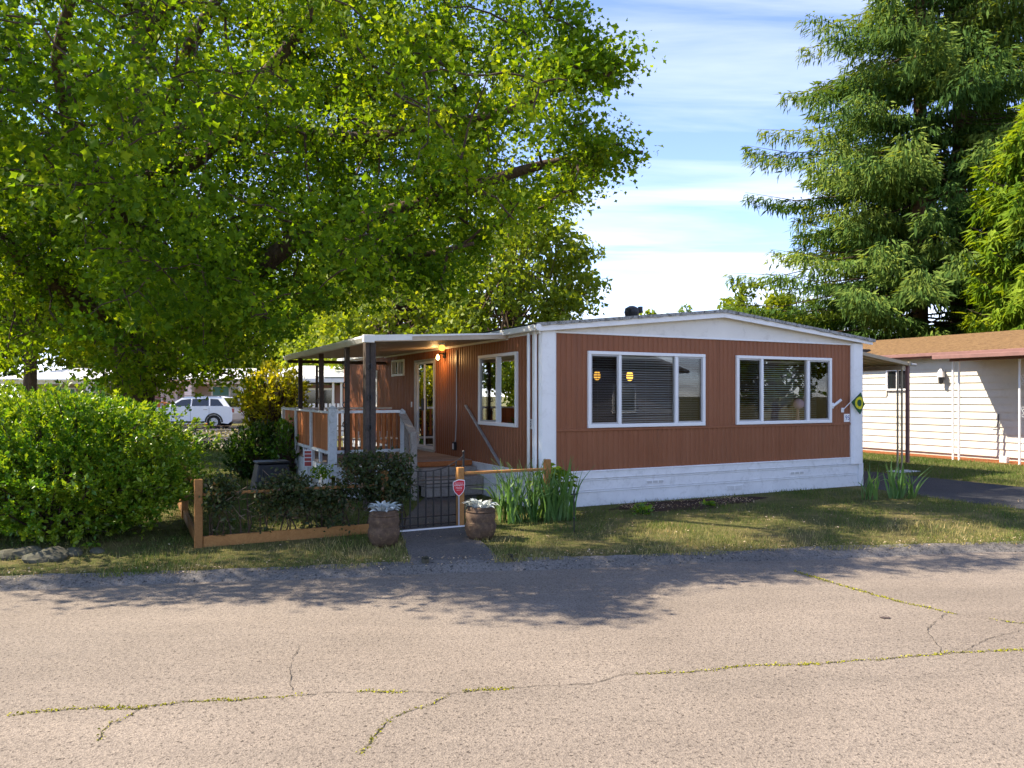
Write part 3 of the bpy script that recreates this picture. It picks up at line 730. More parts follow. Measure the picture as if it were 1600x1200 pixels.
# cloth: hangs from the outer half of the pole, drooping to its free corner
fv = []; nu, nv = 10, 12
pa = Vector((0, -.02, 0)) + d_ * .22; pb = Vector((0, -.02, 0)) + d_ * .48
fall = Vector((.22, -.02, -.25))
def flag_pt(u, v):
    base = pa.lerp(pb, u); s_ = (1 - .55 * u)
    p_ = base + fall * v * (1.0 - .05 * u) + Vector((-.10 * u * v + .0, .010 * math.sin(u * 5 + v * 4) * v, .008 * math.sin(v * 6) * u))
    return p_
mb = MB()
for i in range(nu):
    for j in range(nv):
        mb.quad(flag_pt(i / nu, j / nv), flag_pt((i + 1) / nu, j / nv), flag_pt((i + 1) / nu, (j + 1) / nv), flag_pt(i / nu, (j + 1) / nv))
me = mb.mesh('cloth'); cl = obj('cloth', me, 'flaggreen', fg, smooth=True)
so = cl.modifiers.new('thick', 'SOLIDIFY'); so.thickness = .003
ring = MB(); K = 40
for k in range(K):
    q4 = []
    for kk in (k, k + 1):
        th = 2 * math.pi * kk / K
        for rr_ in (.40, .22):
            q4.append(flag_pt(.5 + rr_ * 1.0 * math.cos(th), .5 + rr_ * .92 * math.sin(th)))
    for off in (.0065, -.0065):
        o4 = [p_ + Vector((0.3, -1, 0.3)).normalized() * off for p_ in q4]
        ring.quad(o4[0], o4[1], o4[3], o4[2])
ring.build('emblem', 'flagyellow', fg)

# leaning metal bar
lb = MB().beam((-.035, 1.235, .585), (-.014 - .03, 2.75, 1.60), .045, .03).build('metal_bar', 'galv', None, .003)
lb.location = H(0, 0); lb.rotation_euler = (0, 0, HA)
tag(lb, 'grey metal channel bar leaning diagonally against the brown side wall', 'bar')

# ------------------------------------------------------------------ porch canopy
CAN = hthing('porch_canopy', 'beige metal porch canopy on dark posts fixed to the brown side wall', 'canopy')
def czu(a): return 2.745 - .125 * (-a / 2.39)
npan = 23; b0, b1 = 1.0, 7.85
for i in range(npan):
    y0 = b0 + (b1 - b0) * i / npan; y1 = b0 + (b1 - b0) * (i + 1) / npan
    mb = MB(); i0 = len(mb.v)
    for yy in (y0 + .004, y1 - .004):
        mb.v += [(-.01, yy, czu(0)), (-2.36, yy, czu(-2.36)), (-2.36, yy, czu(-2.36) + .05), (-.01, yy, czu(0) + .05)]
    mb.f += [(0, 1, 2, 3), (7, 6, 5, 4), (0, 4, 5, 1), (1, 5, 6, 2), (2, 6, 7, 3), (3, 7, 4, 0)]
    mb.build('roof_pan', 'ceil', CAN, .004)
for zz, h, d, m_ in ((-.012, .035, .030, 'beige'), (.027, .040, .018, 'beige'), (.058, .022, .034, 'white')):
    MB().prism([(.0, czu(0) + zz), (-2.30, czu(-2.30) + zz), (-2.30, czu(-2.30) + zz + h), (.0, czu(0) + zz + h)], b0 - d, b0).build('edge_trim', m_, CAN, .004)
MB().prism([(-1.72, czu(-1.72) + .0), (-2.34, czu(-2.34) + .0), (-2.34, czu(-2.34) + .085), (-1.72, czu(-1.72) + .085)], b0 - .045, b0 - .031).build('edge_trim', 'white', CAN, .003)
gt = MB(); zg = czu(-2.39)
gt.prism([(-2.36, zg - .02), (-2.43, zg - .02), (-2.47, zg + .05), (-2.47, zg + .085), (-2.36, zg + .085)], b0 - .05, b1 + .05)
gt.build('gutter', 'white', CAN, .004)
MB().box(-2.50, -2.33, b0 - .07, b0 + .03, zg - .03, zg + .09).build('gutter_corner', 'white', CAN, .006)
MB().box(-.05, .0 - .013, b0, b1, czu(0) - .035, czu(0) + .0).build('ledger', 'white', CAN)
MB().box(-2.38, -.02, b1 - .08, b1, 2.54, 2.612).build('end_beam', 'darkwood', CAN)
def deco(p, hx, z0, z1, mat='iron', n=3):
    """black scroll ornaments fixed beside a post"""
    mb = MB()
    for k in range(n):
        zc = z0 + (z1 - z0) * (k + .5) / n
        pts = []
        for i in range(15):
            th = i / 14 * 2 * math.pi * 1.15; r = .034 * (1 - .35 * i / 14)
            pts.append((hx[0] * (r * math.cos(th)), hx[1] * (r * math.cos(th)), zc + r * 1.6 * math.sin(th)))
        mb.tube(pts, .010, 5)
    return mb
# corner post: two broad dark boards in an L; the others single boards with a scroll strip
def can_post(a, b, z0, w, corner=False):
    zt = czu(a) - .02
    q = MB().box(a - w / 2, a + w / 2, b - .045, b + .045, z0, zt)
    po = q.build('post', 'darkwood', CAN, .006)
    if corner:
        MB().box(a - w / 2 - .075, a - w / 2 - .012, b - .03, b + .12, z0, zt).build('post_board', 'darkwood', po, .006)
        MB().box(a - w / 2 - .012, a - w / 2, b - .02, b + .03, z0, zt).build('post_joint', 'iron', po)
    sc_ = cached('scroll', lambda: deco(None, (1, 0), -.1, .1, n=1))
    for k in range(4): obj('scroll', sc_, 'iron', po, loc=(a - w / 2 - (.02 if not corner else .012), b - .05, z0 + .6 + (zt - .75 - z0) * (k + .5) / 4))
can_post(-2.33, 1.05, -.02, .085, True)
can_post(-2.37, 2.43, .52, .075)
can_post(-2.30, 4.70, .60, .085)
can_post(-2.30, 6.75, .60, .085)
rb = hthing('rear_awning_post', 'thin dark post beyond the porch under the far eave of the brown home', 'post', -1.1, 10.6)
MB().box(-.03, .03, -.03, .03, 0, 2.6).build('shaft', 'darkwood', rb, .005); MB().box(-.06, .06, -.06, .06, 0, .02).build('foot_plate', 'iron', rb)

# ------------------------------------------------------------------ deck, railing, steps
DECK = hthing('porch_deck', 'raised porch deck with white posts and red-brown pickets beside the brown home', 'deck')
DA, DB0, DB1, DZ = -2.63, 2.5, 7.0, .60
nb = 31
for i in range(nb):
    y0 = DB0 + (DB1 - DB0) * i / nb; y1 = DB0 + (DB1 - DB0) * (i + 1) / nb
    MB().box(DA + .02, -.03, y0 + .003, y1 - .003, DZ - .035, DZ + random.uniform(-.002, .002)).build('deck_board', 'greywood', DECK)
MB().box(-1.12, -.04, DB0 - .075, DB0 - .002, .495, .592).build('front_beam', 'redwood', DECK, .02)
for z0, z1 in ((.455, .56), (.31, .452), (.16, .307), (.01, .157)):
    MB().box(DA + .07, -1.14, DB0 - .025, DB0 + .0, z0, z1).build('skirt_board', 'oldwhite', DECK, .004)
    MB().box(DA - .0, DA + .025, DB0 + .04, DB1, z0, z1).build('skirt_board', 'oldwhite', DECK, .004)
def white_post(a, b, z0, z1, w):
    p = MB().box(a - w / 2, a + w / 2, b - w / 2, b + w / 2, z0, z1).build('rail_post', 'oldwhite', DECK, .006)
    i = MB(); i.v = [(a - w / 2 - .012, b - w / 2 - .012, z1), (a + w / 2 + .012, b - w / 2 - .012, z1), (a + w / 2 + .012, b + w / 2 + .012, z1), (a - w / 2 - .012, b + w / 2 + .012, z1), (a, b, z1 + .05)]
    i.f = [(3, 2, 1, 0), (0, 1, 4), (1, 2, 4), (2, 3, 4), (3, 0, 4)]
    i.build('post_cap', 'oldwhite', p)
white_post(DA + .02, DB0 - .02, .40, 1.56, .13); white_post(-1.37, DB0 - .0, .56, 1.50, .09)
for b in (1.48, 2.93, 4.40): white_post(DA + .0, DB0 + b, .40, 1.50, .085)
MB().box(DA + .09, -1.42, DB0 - .04, DB0 + .04, 1.475, 1.525).build('top_rail', 'white', DECK, .006)
MB().box(DA + .09, -1.42, DB0 - .022, DB0 + .022, .79, .845).build('bottom_rail', 'oldwhite', DECK, .005)
pk = cached('picket', lambda: MB().box(-.021, .021, -.021, .021, .845, 1.475))
for i in range(12):
    x = DA + .15 + (1.26 - .20) * i / 11
    obj('picket', pk, 'redwood', DECK, .003, loc=(x, DB0 + .0, 0), rotz=random.uniform(-.1, .1))
bd = cached('rail_board', lambda: MB().box(-.010, .010, -.068, .068, .83, 1.47))
for i in range(int(4.3 / .145)):
    obj('rail_board', bd, 'redwood', DECK, .003, loc=(DA + .012 + random.uniform(-.004, .004), DB0 + .14 + .145 * i, random.uniform(-.006, .006)))
MB().box(DA - .035, DA + .045, DB0 + .05, DB0 + 4.45, 1.472, 1.51).build('top_rail', 'oldwhite', DECK, .006)
MB().box(DA - .03, DA + .035, DB0 + .05, DB0 + 4.45, .775, .828).build('bottom_rail', 'oldwhite', DECK, .006)
for b in (.8, 2.2, 3.7): MB().box(DA - .02, DA + .03, DB0 + b - .04, DB0 + b + .04, .60, .775).build('rail_block', 'oldwhite', DECK, .004)
# far rail
MB().box(DA + .05, -.15, DB1 - .1, DB1 - .03, 1.46, 1.51).build('top_rail', 'white', DECK, .005)
MB().box(DA + .05, -.15, DB1 - .085, DB1 - .045, .75, .80).build('bottom_rail', 'oldwhite', DECK, .005)
for i in range(18):
    obj('picket', pk, 'redwood', DECK, .003, loc=(DA + .16 + .135 * i, DB1 - .065, -.01))
# stair rail
nw = MB().box(-1.425, -1.315, 1.845, 1.955, -.02, 1.17).build('stair_post', 'greywood', DECK, .012)
MB().beam((-1.37, 2.56, 1.50), (-1.37, 1.90, 1.13), .14, .035, (0, 0, 1)).build('stair_rail', 'greywood', DECK, .006)
for i in range(5):
    b = 2.36 - .09 * i - .03; zt = 1.50 - (2.56 - b) / .66 * .37 - .03
    MB().box(-1.386, -1.354, b - .018, b + .018, zt - .62, zt).build('picket', 'redwood' if i > 2 else 'greywood', DECK, .003)
MB().beam((-1.37, 2.44, .76), (-1.37, 1.95, .50), .04, .05).build('stair_bottom_rail', 'greywood', DECK, .004)
STP = hthing('porch_steps', 'weathered grey timber steps leading up to the porch deck', 'steps')
for (y0, y1, z0, z1, a0, a1) in ((2.22, 2.42, .345, .50, -1.10, -.05), (2.23, 2.42, .18, .342, -1.10, -.05), (1.93, 2.22, .19, .355, -1.12, -.05), (1.95, 2.22, .015, .187, -1.12, -.05)):
    MB().box(a0, a1, y0, y1, z0, z1).build('timber', 'greywood', STP, .014)
for a in (-1.0, -.6, -.2): MB().box(a - .05, a + .05, 1.97, 2.2, -.01, .013).build('base_block', 'darkwood', STP)
# white bench inside the porch
BN = hthing('porch_bench', 'white slatted bench standing on the porch deck behind the pickets', 'bench', -1.55, 4.6, DZ)
for i in range(4): MB().box(-.75, .75, -.20 + .105 * i, -.11 + .105 * i, .30, .325).build('seat_slat', 'oldwhite', BN, .004)
for x in (-.65, .65):
    for y in (-.16, .16): MB().box(x - .03, x + .03, y - .03, y + .03, 0, .30).build('leg', 'oldwhite', BN, .004)
for i in range(7): MB().box(-.7 + .22 * i, -.62 + .22 * i, .205, .225, .325, .45).build('back_slat', 'oldwhite', BN, .004)
# small red and white sign on a stake by the deck
q = gp(481, 800); q = Vector((-3.24, 12.2, 0))
sg = thing('small_yard_sign', 'narrow red and white sign with rounded corners against the deck skirt', 'sign', q, R(8))
MB().box(-.012, .012, .004, .018, 0, .95).build('stake', 'galv', sg)
pl_ = MB().box(-.066, .066, -.012, .002, .64, .92).build('panel', 'oldwhite', sg, .012)
for k, (zc, hh) in enumerate(((.880, .04), (.825, .045), (.765, .045), (.695, .065))):
    MB().box(-.052, .052, -.0165, -.0125, zc - hh / 2, zc + hh / 2).build('red_band', 'dullred', pl_)

# ------------------------------------------------------------------ garden fence and gate
FP = gp(310, 858, -.02); fdir = Vector((UX, UY, 0)); bdir = Vector((-UY, UX, 0))
FN = hthing('garden_fence', 'low brown-stained post and board fence with wire mesh beside the front hedge', 'fence'); FN.location = (FP.x, FP.y, 0)
fl = lambda p: ((p - FP).dot(fdir), (p - FP).dot(bdir))
def fpost(x, y, z1, w=.09, parent=None):
    MB().box(x - w / 2, x + w / 2, y - w / 2, y + w / 2, -.08, z1).build('post', 'fencewood', parent or FN, .006)
T2 = fl(Vector((-1.725, 10.12, 0)))[0]; T3 = fl(Vector((-.797, 10.66, 0)))[0]; T4 = T3 + 1.36
fpost(0, 0, .80); fpost(T2, 0, .80); fpost(0, 2.4, .80); fpost(0, 4.8, .80)
MB().box(.05, T2 - .05, -.022, .022, -.03, .125).build('bottom_board', 'fencewood', FN, .004)
MB().box(-.022, .022, .05, 4.75, -.03, .125).build('bottom_board', 'fencewood', FN, .004)
MB().box(.05, T2 - .05, .0, .035, .60, .635).build('top_rail', 'fencewood', FN, .004)
MB().box(-.02, .02, .05, 4.75, .66, .70).build('top_rail', 'fencewood', FN, .004)
WR = .0010
def wire(parent, x0, x1, z0, z1, axis='x', y=0.0, p=.10):
    mb = MB(); x = x0
    while x <= x1:
        if axis == 'x': mb.tube([(x, y, z0), (x, y, z1)], WR, 3, False)
        else: mb.tube([(y, x, z0), (y, x, z1)], WR, 3, False)
        x += p
    z = z0
    while z <= z1:
        if axis == 'x': mb.tube([(x0, y, z), (x1, y, z)], WR, 3, False)
        else: mb.tube([(y, x0, z), (y, x1, z)], WR, 3, False)
        z += p
    stuff(mb.build('wire_mesh', 'twig', parent))
wire(FN, .05, T2 - .05, .13, .66); wire(FN, .05, 4.7, .13, .66, 'y')
FN2 = hthing('corner_fence', 'short brown fence panel joining the gate post to the house corner', 'fence'); FN2.location = (FP.x + fdir.x * T3, FP.y + fdir.y * T3, 0)
fpost(0, 0, .80, .09, FN2); fpost(T4 - T3, .0, .86, .085, FN2)
MB().box(.05, T4 - T3 - .045, -.045, .03, .70, .735).build('top_rail', 'fencewood', FN2, .004)
wire(FN2, .05, T4 - T3 - .05, .03, .70)
GT = hthing('iron_gate', 'black wrought iron garden gate with curved top between the brown posts', 'gate'); GT.location = (FP.x + fdir.x * (T2 + .05), FP.y + fdir.y * (T2 + .05), 0)
GT.location.x += bdir.x * .07; GT.location.y += bdir.y * .07
GW = T3 - T2 + .03
def gtop(x): return .76 + .19 * abs(2 * x / GW - 1) ** 2.2
nbar = 11
for i in range(nbar):
    x = GW * i / (nbar - 1); e = i in (0, nbar - 1)
    MB().box(x - (.013 if e else .0085), x + (.013 if e else .0085), -.0085, .0085, .02, gtop(x) + (.03 if e else 0)).build('bar', 'iron', GT)
for z in (.045, .15, .585, .635): MB().box(.0, GW, -.010, .010, z - .008, z + .008).build('cross_bar', 'iron', GT)
MB().tube([(GW * i / 16, 0, gtop(GW * i / 16)) for i in range(17)], .008, 6).build('top_bar', 'iron', GT)
for x in (0, GW): MB().lathe([(.004, .0), (.016, .012), (.02, .026), (.014, .04), (.003, .05)], 10, (x, 0, gtop(x) + .028)).build('finial', 'iron', GT, smooth=True)
MB().box(GW - .05, GW + .03, -.02, .02, .52, .55).build('latch', 'iron', GT)
TH = MB().box(.06, GW - .04, -.20, -.145, 0.008, .022).build('threshold_strip', 'vinyl', None, .003); TH.location = GT.location; TH.rotation_euler = (0, 0, HA)
tag(TH, 'white strip lying across the path in front of the iron gate', 'strip')
# red shield sign
SH = thing('shield_sign', 'red shield-shaped security sign with white rim and white lettering by the gate', 'sign', at(717, 815, 10.42) - Vector((0, 0, 0)), R(6)); SH.location.z = 0
MB().box(-.010, .010, .002, .016, -.05, .60).build('stake', 'galv', SH)
def shield(sc):
    pts = [(-.080, .075), (-.03, .098), (.0, .108), (.03, .105), (.080, .098), (.082, .04), (.078, -.02), (.060, -.065), (.030, -.10), (0, -.125), (-.030, -.10), (-.060, -.065), (-.078, -.02), (-.082, .04)]
    return [(x * sc, z * sc + .535) for x, z in pts]
pl_ = MB().prism(shield(1.0), -.006, .001).build('rim', 'vinyl', SH); MB().prism(shield(.90), -.0095, -.0062).build('face', 'red', SH)
for body, sz, zc in (('PROTECTED BY', .0165, .592), ('XFINITY', .036, .562), ('Home', .034, .528), ('1-800-XFINITY', .012, .497)):
    obj('lettering', text_mesh(body, sz, .0006), 'vinyl', pl_, loc=(0, -.0105, zc), rot=(R(90), 0, 0))
# barrel planters with silver-leaved plants
def rows_leaf(L, w, bend=0.3, n=4):
    mb = MB(); prev = None
    for i in range(n + 1):
        f = i / n; wd = w * (math.sin(math.pi * (0.12 + .88 * f)) ** .8) * (1 if i < n else .05); y = L * f; z = L * bend * math.sin(f * 1.6) - L * bend * f * f * .9
        cur = ((-wd, y, z + wd * .3), (0, y, z), (wd, y, z + wd * .3))
        if prev:
            mb.quad(prev[0], prev[1], cur[1], cur[0]); mb.quad(prev[1], prev[2], cur[2], cur[1])
        prev = cur
    return mb
def tone_mesh(mb, name, tone):
    me = mb.mesh(name); a = me.attributes.new('tone', 'FLOAT', 'POINT'); a.data.foreach_set('value', [tone + random.uniform(-.1, .1) for _ in me.vertices]); return me
SL = [tone_mesh(rows_leaf(.13, .024, .5), 'silver_leaf', t_) for t_ in (.25, .55, .9)]
def planter(px, py, h, r, label, plabel):
    g = gp(px, py, -.015); o = thing('barrel_planter', label, 'planter', (g.x, g.y, gz(g.x, g.y)), random.random(), 'barrel planters by the gate')
    prof = [(r * .72, 0), (r * .90, h * .12), (r * 1.02, h * .30), (r * 1.04, h * .42), (r * .95, h * .52), (r * .93, h * .56), (r * 1.0, h * .66), (r * .97, h * .80), (r * .86, h * .90), (r * .90, h * .97), (r * .84, h), (r * .74, h), (r * .72, h * .90)]
    mb = MB().lathe(prof, 28)
    mb.v = [(x * (1 + .02 * math.sin(7 * z * 9 + 5 * math.atan2(y, x))), y * (1 + .02 * math.sin(5 * math.atan2(y, x) + 2)), z) for x, y, z in mb.v]
    mb.build('barrel', 'stone', o, smooth=True)
    for z in (.5, .86): MB().lathe([(r * .94, h * z - .012), (r * .985, h * z), (r * .94, h * z + .012)], 28).build('hoop', 'stone', o, smooth=True)
    MB().lathe([(.01, h * .93), (r * .73, h * .92)], 20).build('soil', 'soil', o)
    p = thing('silver_plant', plabel, 'plant', (g.x, g.y, gz(g.x, g.y) + h * .93), random.random(), 'silver plants in the barrels')
    for k in range(64):
        th = random.uniform(0, 6.28); rr_ = r * .66 * math.sqrt(random.random()); f = rr_ / (r * .7)
        obj('leaf', random.choice(SL), 'silver', p, loc=(rr_ * math.cos(th), rr_ * math.sin(th), random.uniform(-.01, .03)),
            rot=(random.uniform(.25, 1.15) * (1.15 - f * .8), random.uniform(-.3, .3), th - 1.57 + random.uniform(-.7, .7)))
planter(600, 853, .425, .185, 'brown barrel planter on the grass at the hedge end of the gate path', 'silver-leaved plant in the barrel beside the hedge')
planter(751, 843, .40, .190, 'brown barrel planter beside the red shield sign and iris clump', 'silver-leaved plant in the barrel beside the iris clump')
# iris clumps: each blade a part
IB = []
for k in range(6):
    mb = MB(); n = 7; lean = .10 + .12 * k; prev = None
    for i in range(n + 1):
        f = i / n; w = .019 * (1 - f ** 3) * (0.75 + .5 * f * (1 - f) * 2) + .0008
        y = lean * f ** 2.2; z = f * (1 - .10 * lean * f)
        if k == 5 and f > .7: z -= (f - .7) * .9; y += (f - .7) * .35
        cur = ((-w, y, z), (0, y - .006, z), (w, y, z))
        if prev: mb.quad(prev[0], prev[1], cur[1], cur[0]); mb.quad(prev[1], prev[2], cur[2], cur[1])
        prev = cur
    IB.append([tone_mesh(mb, 'iris_blade', t_) for t_ in (.2, .45, .7)])
def iris(name, label, cx, cy, spots, hgt, spread, group=None):
    o = thing(name, label, 'plant', (cx, cy, gz(cx, cy)), 0, group)
    for (dx, dy, nb_) in spots:
        fan = random.uniform(0, 3.14)
        for i in range(nb_):
            th = fan + random.choice((0, math.pi)) + random.uniform(-.35, .35); k = min(5, int(abs(random.gauss(0, spread))))
            h_ = hgt * random.uniform(.55, 1.12)
            ob_ = obj('leaf', random.choice(IB[k]), 'iris', o, loc=(dx + random.uniform(-.05, .05), dy + random.uniform(-.05, .05), -.01), rot=(random.uniform(-.30, .30), random.uniform(-.30, .30), th))
            ob_.scale = (random.uniform(.8, 1.3), h_, h_)
    return o
g = Vector((.27, 10.95, 0))
sp = []
for i in range(22):
    f = i / 21; x = -.42 + 1.02 * f + random.uniform(-.06, .06); sp.append((x, .14 * math.sin(i * 2.3) + .28 * (x) - .05, 8))
iris('iris_clump', 'wide clump of sword-leaved irises in front of the white house corner', g.x, g.y, sp, .84, 3.0)
g = gp(1352, 781); iris('iris_clump', 'small upright iris clump on the grass by the far house corner', g.x, g.y, [(-.04, 0, 6), (.06, .05, 6), (.16, .02, 4)], .60, 2.0, 'iris clumps by the driveway')
g = gp(1408, 779); iris('iris_clump', 'sprawling iris clump with drooping blades at the driveway edge', g.x, g.y, [(-.14, 0, 9), (.0, .03, 9), (.13, 0, 9), (.22, .03, 7)], .66, 4.2, 'iris clumps by the driveway')
# broad-leaved plant behind the irises
BL = []
for t_ in (.35, .65, .95):
    mb = MB(); K = 7
    for j in range(K):
        a0 = (j - (K - 1) / 2) * .62
        c, s_ = math.cos(a0 + 1.5708), math.sin(a0 + 1.5708)
        L = .17 * (1 - .10 * abs(j - 3)); wv = .030
        nx, ny = -s_, c
        mb.tri((0, 0, 0), (c * L * .55 + nx * wv, s_ * L * .55 + ny * wv, .012), (c * L, s_ * L, -.03)); mb.tri((0, 0, 0), (c * L, s_ * L, -.03), (c * L * .55 - nx * wv, s_ * L * .55 - ny * wv, .012))
    BL.append(tone_mesh(mb, 'broad_leaf', t_))
g = Vector((.60, 11.42, 0))
BP = thing('broad_leaf_plant', 'bright green palmate-leaved plant behind the irises at the house corner', 'plant', g)
for k in range(30):
    th = random.uniform(0, 6.28); rr_ = .30 * math.sqrt(random.random()); z = .50 + .22 * (1 - (rr_ / .3) ** 2) + random.uniform(-.10, .04)
    obj('leaf', random.choice(BL), 'leaf_cedar', BP, loc=(rr_ * math.cos(th), rr_ * math.sin(th), z), rot=(random.uniform(-.45, .45), random.uniform(-.45, .45), th + random.uniform(-.6, .6)))
for k in range(7):
    th = k * .9; MB().tube([(0.02 * math.cos(th), .02 * math.sin(th), 0), (.10 * math.cos(th), .10 * math.sin(th), .35), (.2 * math.cos(th), .2 * math.sin(th), .60)], [.012, .009, .005], 5).build('stem', 'leaf_under', BP)
# small green weed clumps near the skirt
for px, py, s_, lb in ((1004, 803, 1.0, 'low bright green tuft growing by the soil bed'), (1108, 792, .55, 'tiny green seedling in the soil bed'), (498, 760, 1.3, 'leafy green weed beside the small red sign')):
    g = gp(px, py); n = int(120 * s_)
    if px == 498: g = Vector((-3.05, 12.35, 0))
    P = np.column_stack([rng.normal(g.x, .075 * s_, n), rng.normal(g.y, .06 * s_, n), rng.uniform(.01, .16 * s_, n) + (.45 if px == 498 else 0)])
    o = thing('green_tuft', lb, 'plant', (g.x, g.y, 0))
    lf = scatter('foliage', KITE, P - np.array([g.x, g.y, 0]), rng.uniform(.05, .085, n), rng.uniform(.3, 1, n), 'leaf_shrub', o, up=.5)
    MB().tube([(0, 0, -.02), (0, 0, .10 + (.45 if px == 498 else 0))], [.008, .004], 5).build('stem', 'leaf_under', o)
# black garden stake
g = gp(897, 834, -.01); o = thing('garden_stake', 'thin black garden stake standing in the grass beside the irises', 'stake', (g.x, g.y, gz(g.x, g.y)))
MB().tube([(0, 0, -.05), (0, 0, .55)], .009, 6).build('rod', 'iron', o); MB().tube([(-.045, 0, .50), (.045, 0, .505)], .006, 5).build('cross_piece', 'iron', o)
MB().lathe([(.006, .18), (.018, .19), (.018, .20), (.006, .21)], 8).build('collar', 'iron', o)
# drain stubs in the kerb
for px, py, lb in ((664, 883, 'round drain hole in the kerb below the barrel by the hedge'), (796, 879, 'slanted drain pipe stub in the kerb below the iris clump')):
    Y = 1.86 * F / (py - 618); p = Vector(((px - 800) / F * Y, Y + .03, -.095))
    o = thing('drain_pipe', lb, 'pipe', p, RA)
    MB().tube([(0, .10, .02), (0, -.07, -.004)], [.042, .042], 12, False).build('pipe_wall', 'rock', o); MB().lathe([(.001, 0), (.040, .001)], 12).build('dark_bore', 'iron', o, loc=(0, -.055, -.003))
    o.children[1].rotation_euler = (R(98), 0, 0)
# black bin by the deck
bn = thing('compost_bin', 'black tapered compost bin beside the porch deck', 'bin', Vector((-4.35, 13.9, 0)), HA)
i = MB(); i.v = [(-.36, -.30, 0), (.36, -.30, 0), (.36, .30, 0), (-.36, .30, 0), (-.26, -.22, .56), (.26, -.22, .56), (.26, .22, .56), (-.26, .22, .56)]
i.f = [(3, 2, 1, 0), (4, 5, 6, 7), (0, 1, 5, 4), (1, 2, 6, 5), (2, 3, 7, 6), (3, 0, 4, 7)]; i.build('body', 'blackplastic', bn, .02)
MB().box(-.29, .29, -.25, .25, .56, .60).build('lid', 'blackplastic', bn, .015)
for x in (-.18, 0, .18): MB().beam((x * 1.3, -.298, .06), (x, -.236, .50), .02, .02).build('rib', 'blackplastic', bn)
# rocks under the big shrub
for k, (px, py, s_) in enumerate(((20, 868, .20), (62, 872, .20), (98, 866, .13), (140, 862, .09))):
    g = gp(px, py + 8, -.03); bm = bmesh.new(); bmesh.ops.create_icosphere(bm, subdivisions=3, radius=s_)
    for v in bm.verts:
        v.co *= 1 + .26 * math.sin(v.co.x * 14 + k) * math.sin(v.co.y * 11) + .10 * math.sin(v.co.z * 31 + k * 2 + v.co.x * 23) + random.uniform(-.035, .035); v.co.z *= .55
    me = bpy.data.meshes.new('garden_rock'); bm.to_mesh(me); bm.free()
    o = obj('garden_rock', me, 'rock', smooth=False, loc=(g.x, g.y + .14, -s_ * .10))
    tag(o, ['largest mossy rock under the big shrub at the picture edge', 'pale lichen rock under the big shrub, second from the picture edge', 'small rock under the big shrub, third from the picture edge', 'smallest rock under the big shrub nearest the fence'][k], 'rock', 'rocks under the shrub')

# ------------------------------------------------------------------ carport awning
def scroll_post(parent, x, y, z0, z1, mat, gap=.15, ax='x', r=.017):
    for s_ in (-.5, .5):
        px, py = (x + gap * s_, y) if ax == 'x' else (x, y + gap * s_)
        MB().box(px - r, px + r, py - r, py + r, z0, z1).build('post', mat, parent, .004)
    def mk():
        mb = MB(); pts = []
        for i in range(19):
            th = i / 18 * 1.6 * math.pi; rr_ = .052 * (1 - .55 * i / 18); pts.append((.0 + rr_ * math.cos(th) * .9, 0, .085 + rr_ * math.sin(th)))
        mb.tube(pts, .005, 4); mb.tube([(p[0] * -1, 0, -p[2]) for p in pts], .005, 4)
        mb.tube([(.045, 0, .085), (0, 0, .0), (-.045, 0, -.085)], .005, 4); return mb
    me = cached('scroll_' + mat, mk)
    for k in range(3):
        zc = z0 + (z1 - z0) * (.20 + .30 * k)
        obj('scroll', me, mat, parent, loc=(x, y, zc), rotz=0 if ax == 'x' else R(90))
CP = hthing('carport_awning', 'tan corrugated carport awning on scrolled posts beside the driveway', 'awning')
def kz(a): return 2.90 - .40 * (a - 7.42) / 3.0
for i in range(28):
    y0 = 1.3 + .28 * i; mb = MB()
    for yy in (y0 + .003, y0 + .277):
        mb.v += [(7.42, yy, kz(7.42)), (10.42, yy, kz(10.42)), (10.42, yy, kz(10.42) + .035), (7.42, yy, kz(7.42) + .035)]
    mb.f += [(0, 1, 2, 3), (7, 6, 5, 4), (0, 4, 5, 1), (1, 5, 6, 2), (2, 6, 7, 3), (3, 7, 4, 0)]
    b_ = len(mb.v)
    mb.v += [(7.42, y0 + .08, kz(7.42) - .03), (10.42, y0 + .08, kz(10.42) - .03), (10.42, y0 + .2, kz(10.42) - .03), (7.42, y0 + .2, kz(7.42) - .03), (7.42, y0 + .05, kz(7.42)), (10.42, y0 + .05, kz(10.42)), (10.42, y0 + .23, kz(10.42)), (7.42, y0 + .23, kz(7.42))]
    mb.f += [(b_, b_ + 1, b_ + 2, b_ + 3), (b_, b_ + 4, b_ + 5, b_ + 1), (b_ + 3, b_ + 2, b_ + 6, b_ + 7)]
    mb.build('roof_pan', 'tan', CP)
MB().prism([(7.42, kz(7.42) - .02), (10.42, kz(10.42) - .02), (10.42, kz(10.42) + .05), (7.42, kz(7.42) + .05)], 1.26, 1.30).build('edge_trim', 'tan', CP, .004)
MB().box(10.42, 10.50, 1.24, 9.2, kz(10.42) - .03, kz(10.42) + .06).build('gutter', 'tan', CP, .006)
MB().box(10.30, 10.40, 1.32, 9.1, kz(10.4) - .13, kz(10.4) - .035).build('beam', 'tan', CP, .004)
MB().tube([(10.5, 1.25, kz(10.42)), (10.62, 1.2, kz(10.42) - .01)], .03, 8).build('gutter_end', 'galv', CP)
scroll_post(CP, 10.32, 1.40, .02, kz(10.4) - .13, 'tan', .15); scroll_post(CP, 10.32, 5.0, .02, kz(10.4) - .13, 'tan', .15); scroll_post(CP, 10.32, 8.6, .02, kz(10.4) - .13, 'tan', .15)
MB().box(10.47, 10.54, 1.30, 1.37, .22, kz(10.42) - .03).build('downspout', 'mauve', CP, .006)
MB().box(10.05, 10.75, 1.18, 1.55, .008, .03).build('base_slab', 'oldwhite', CP, .006)
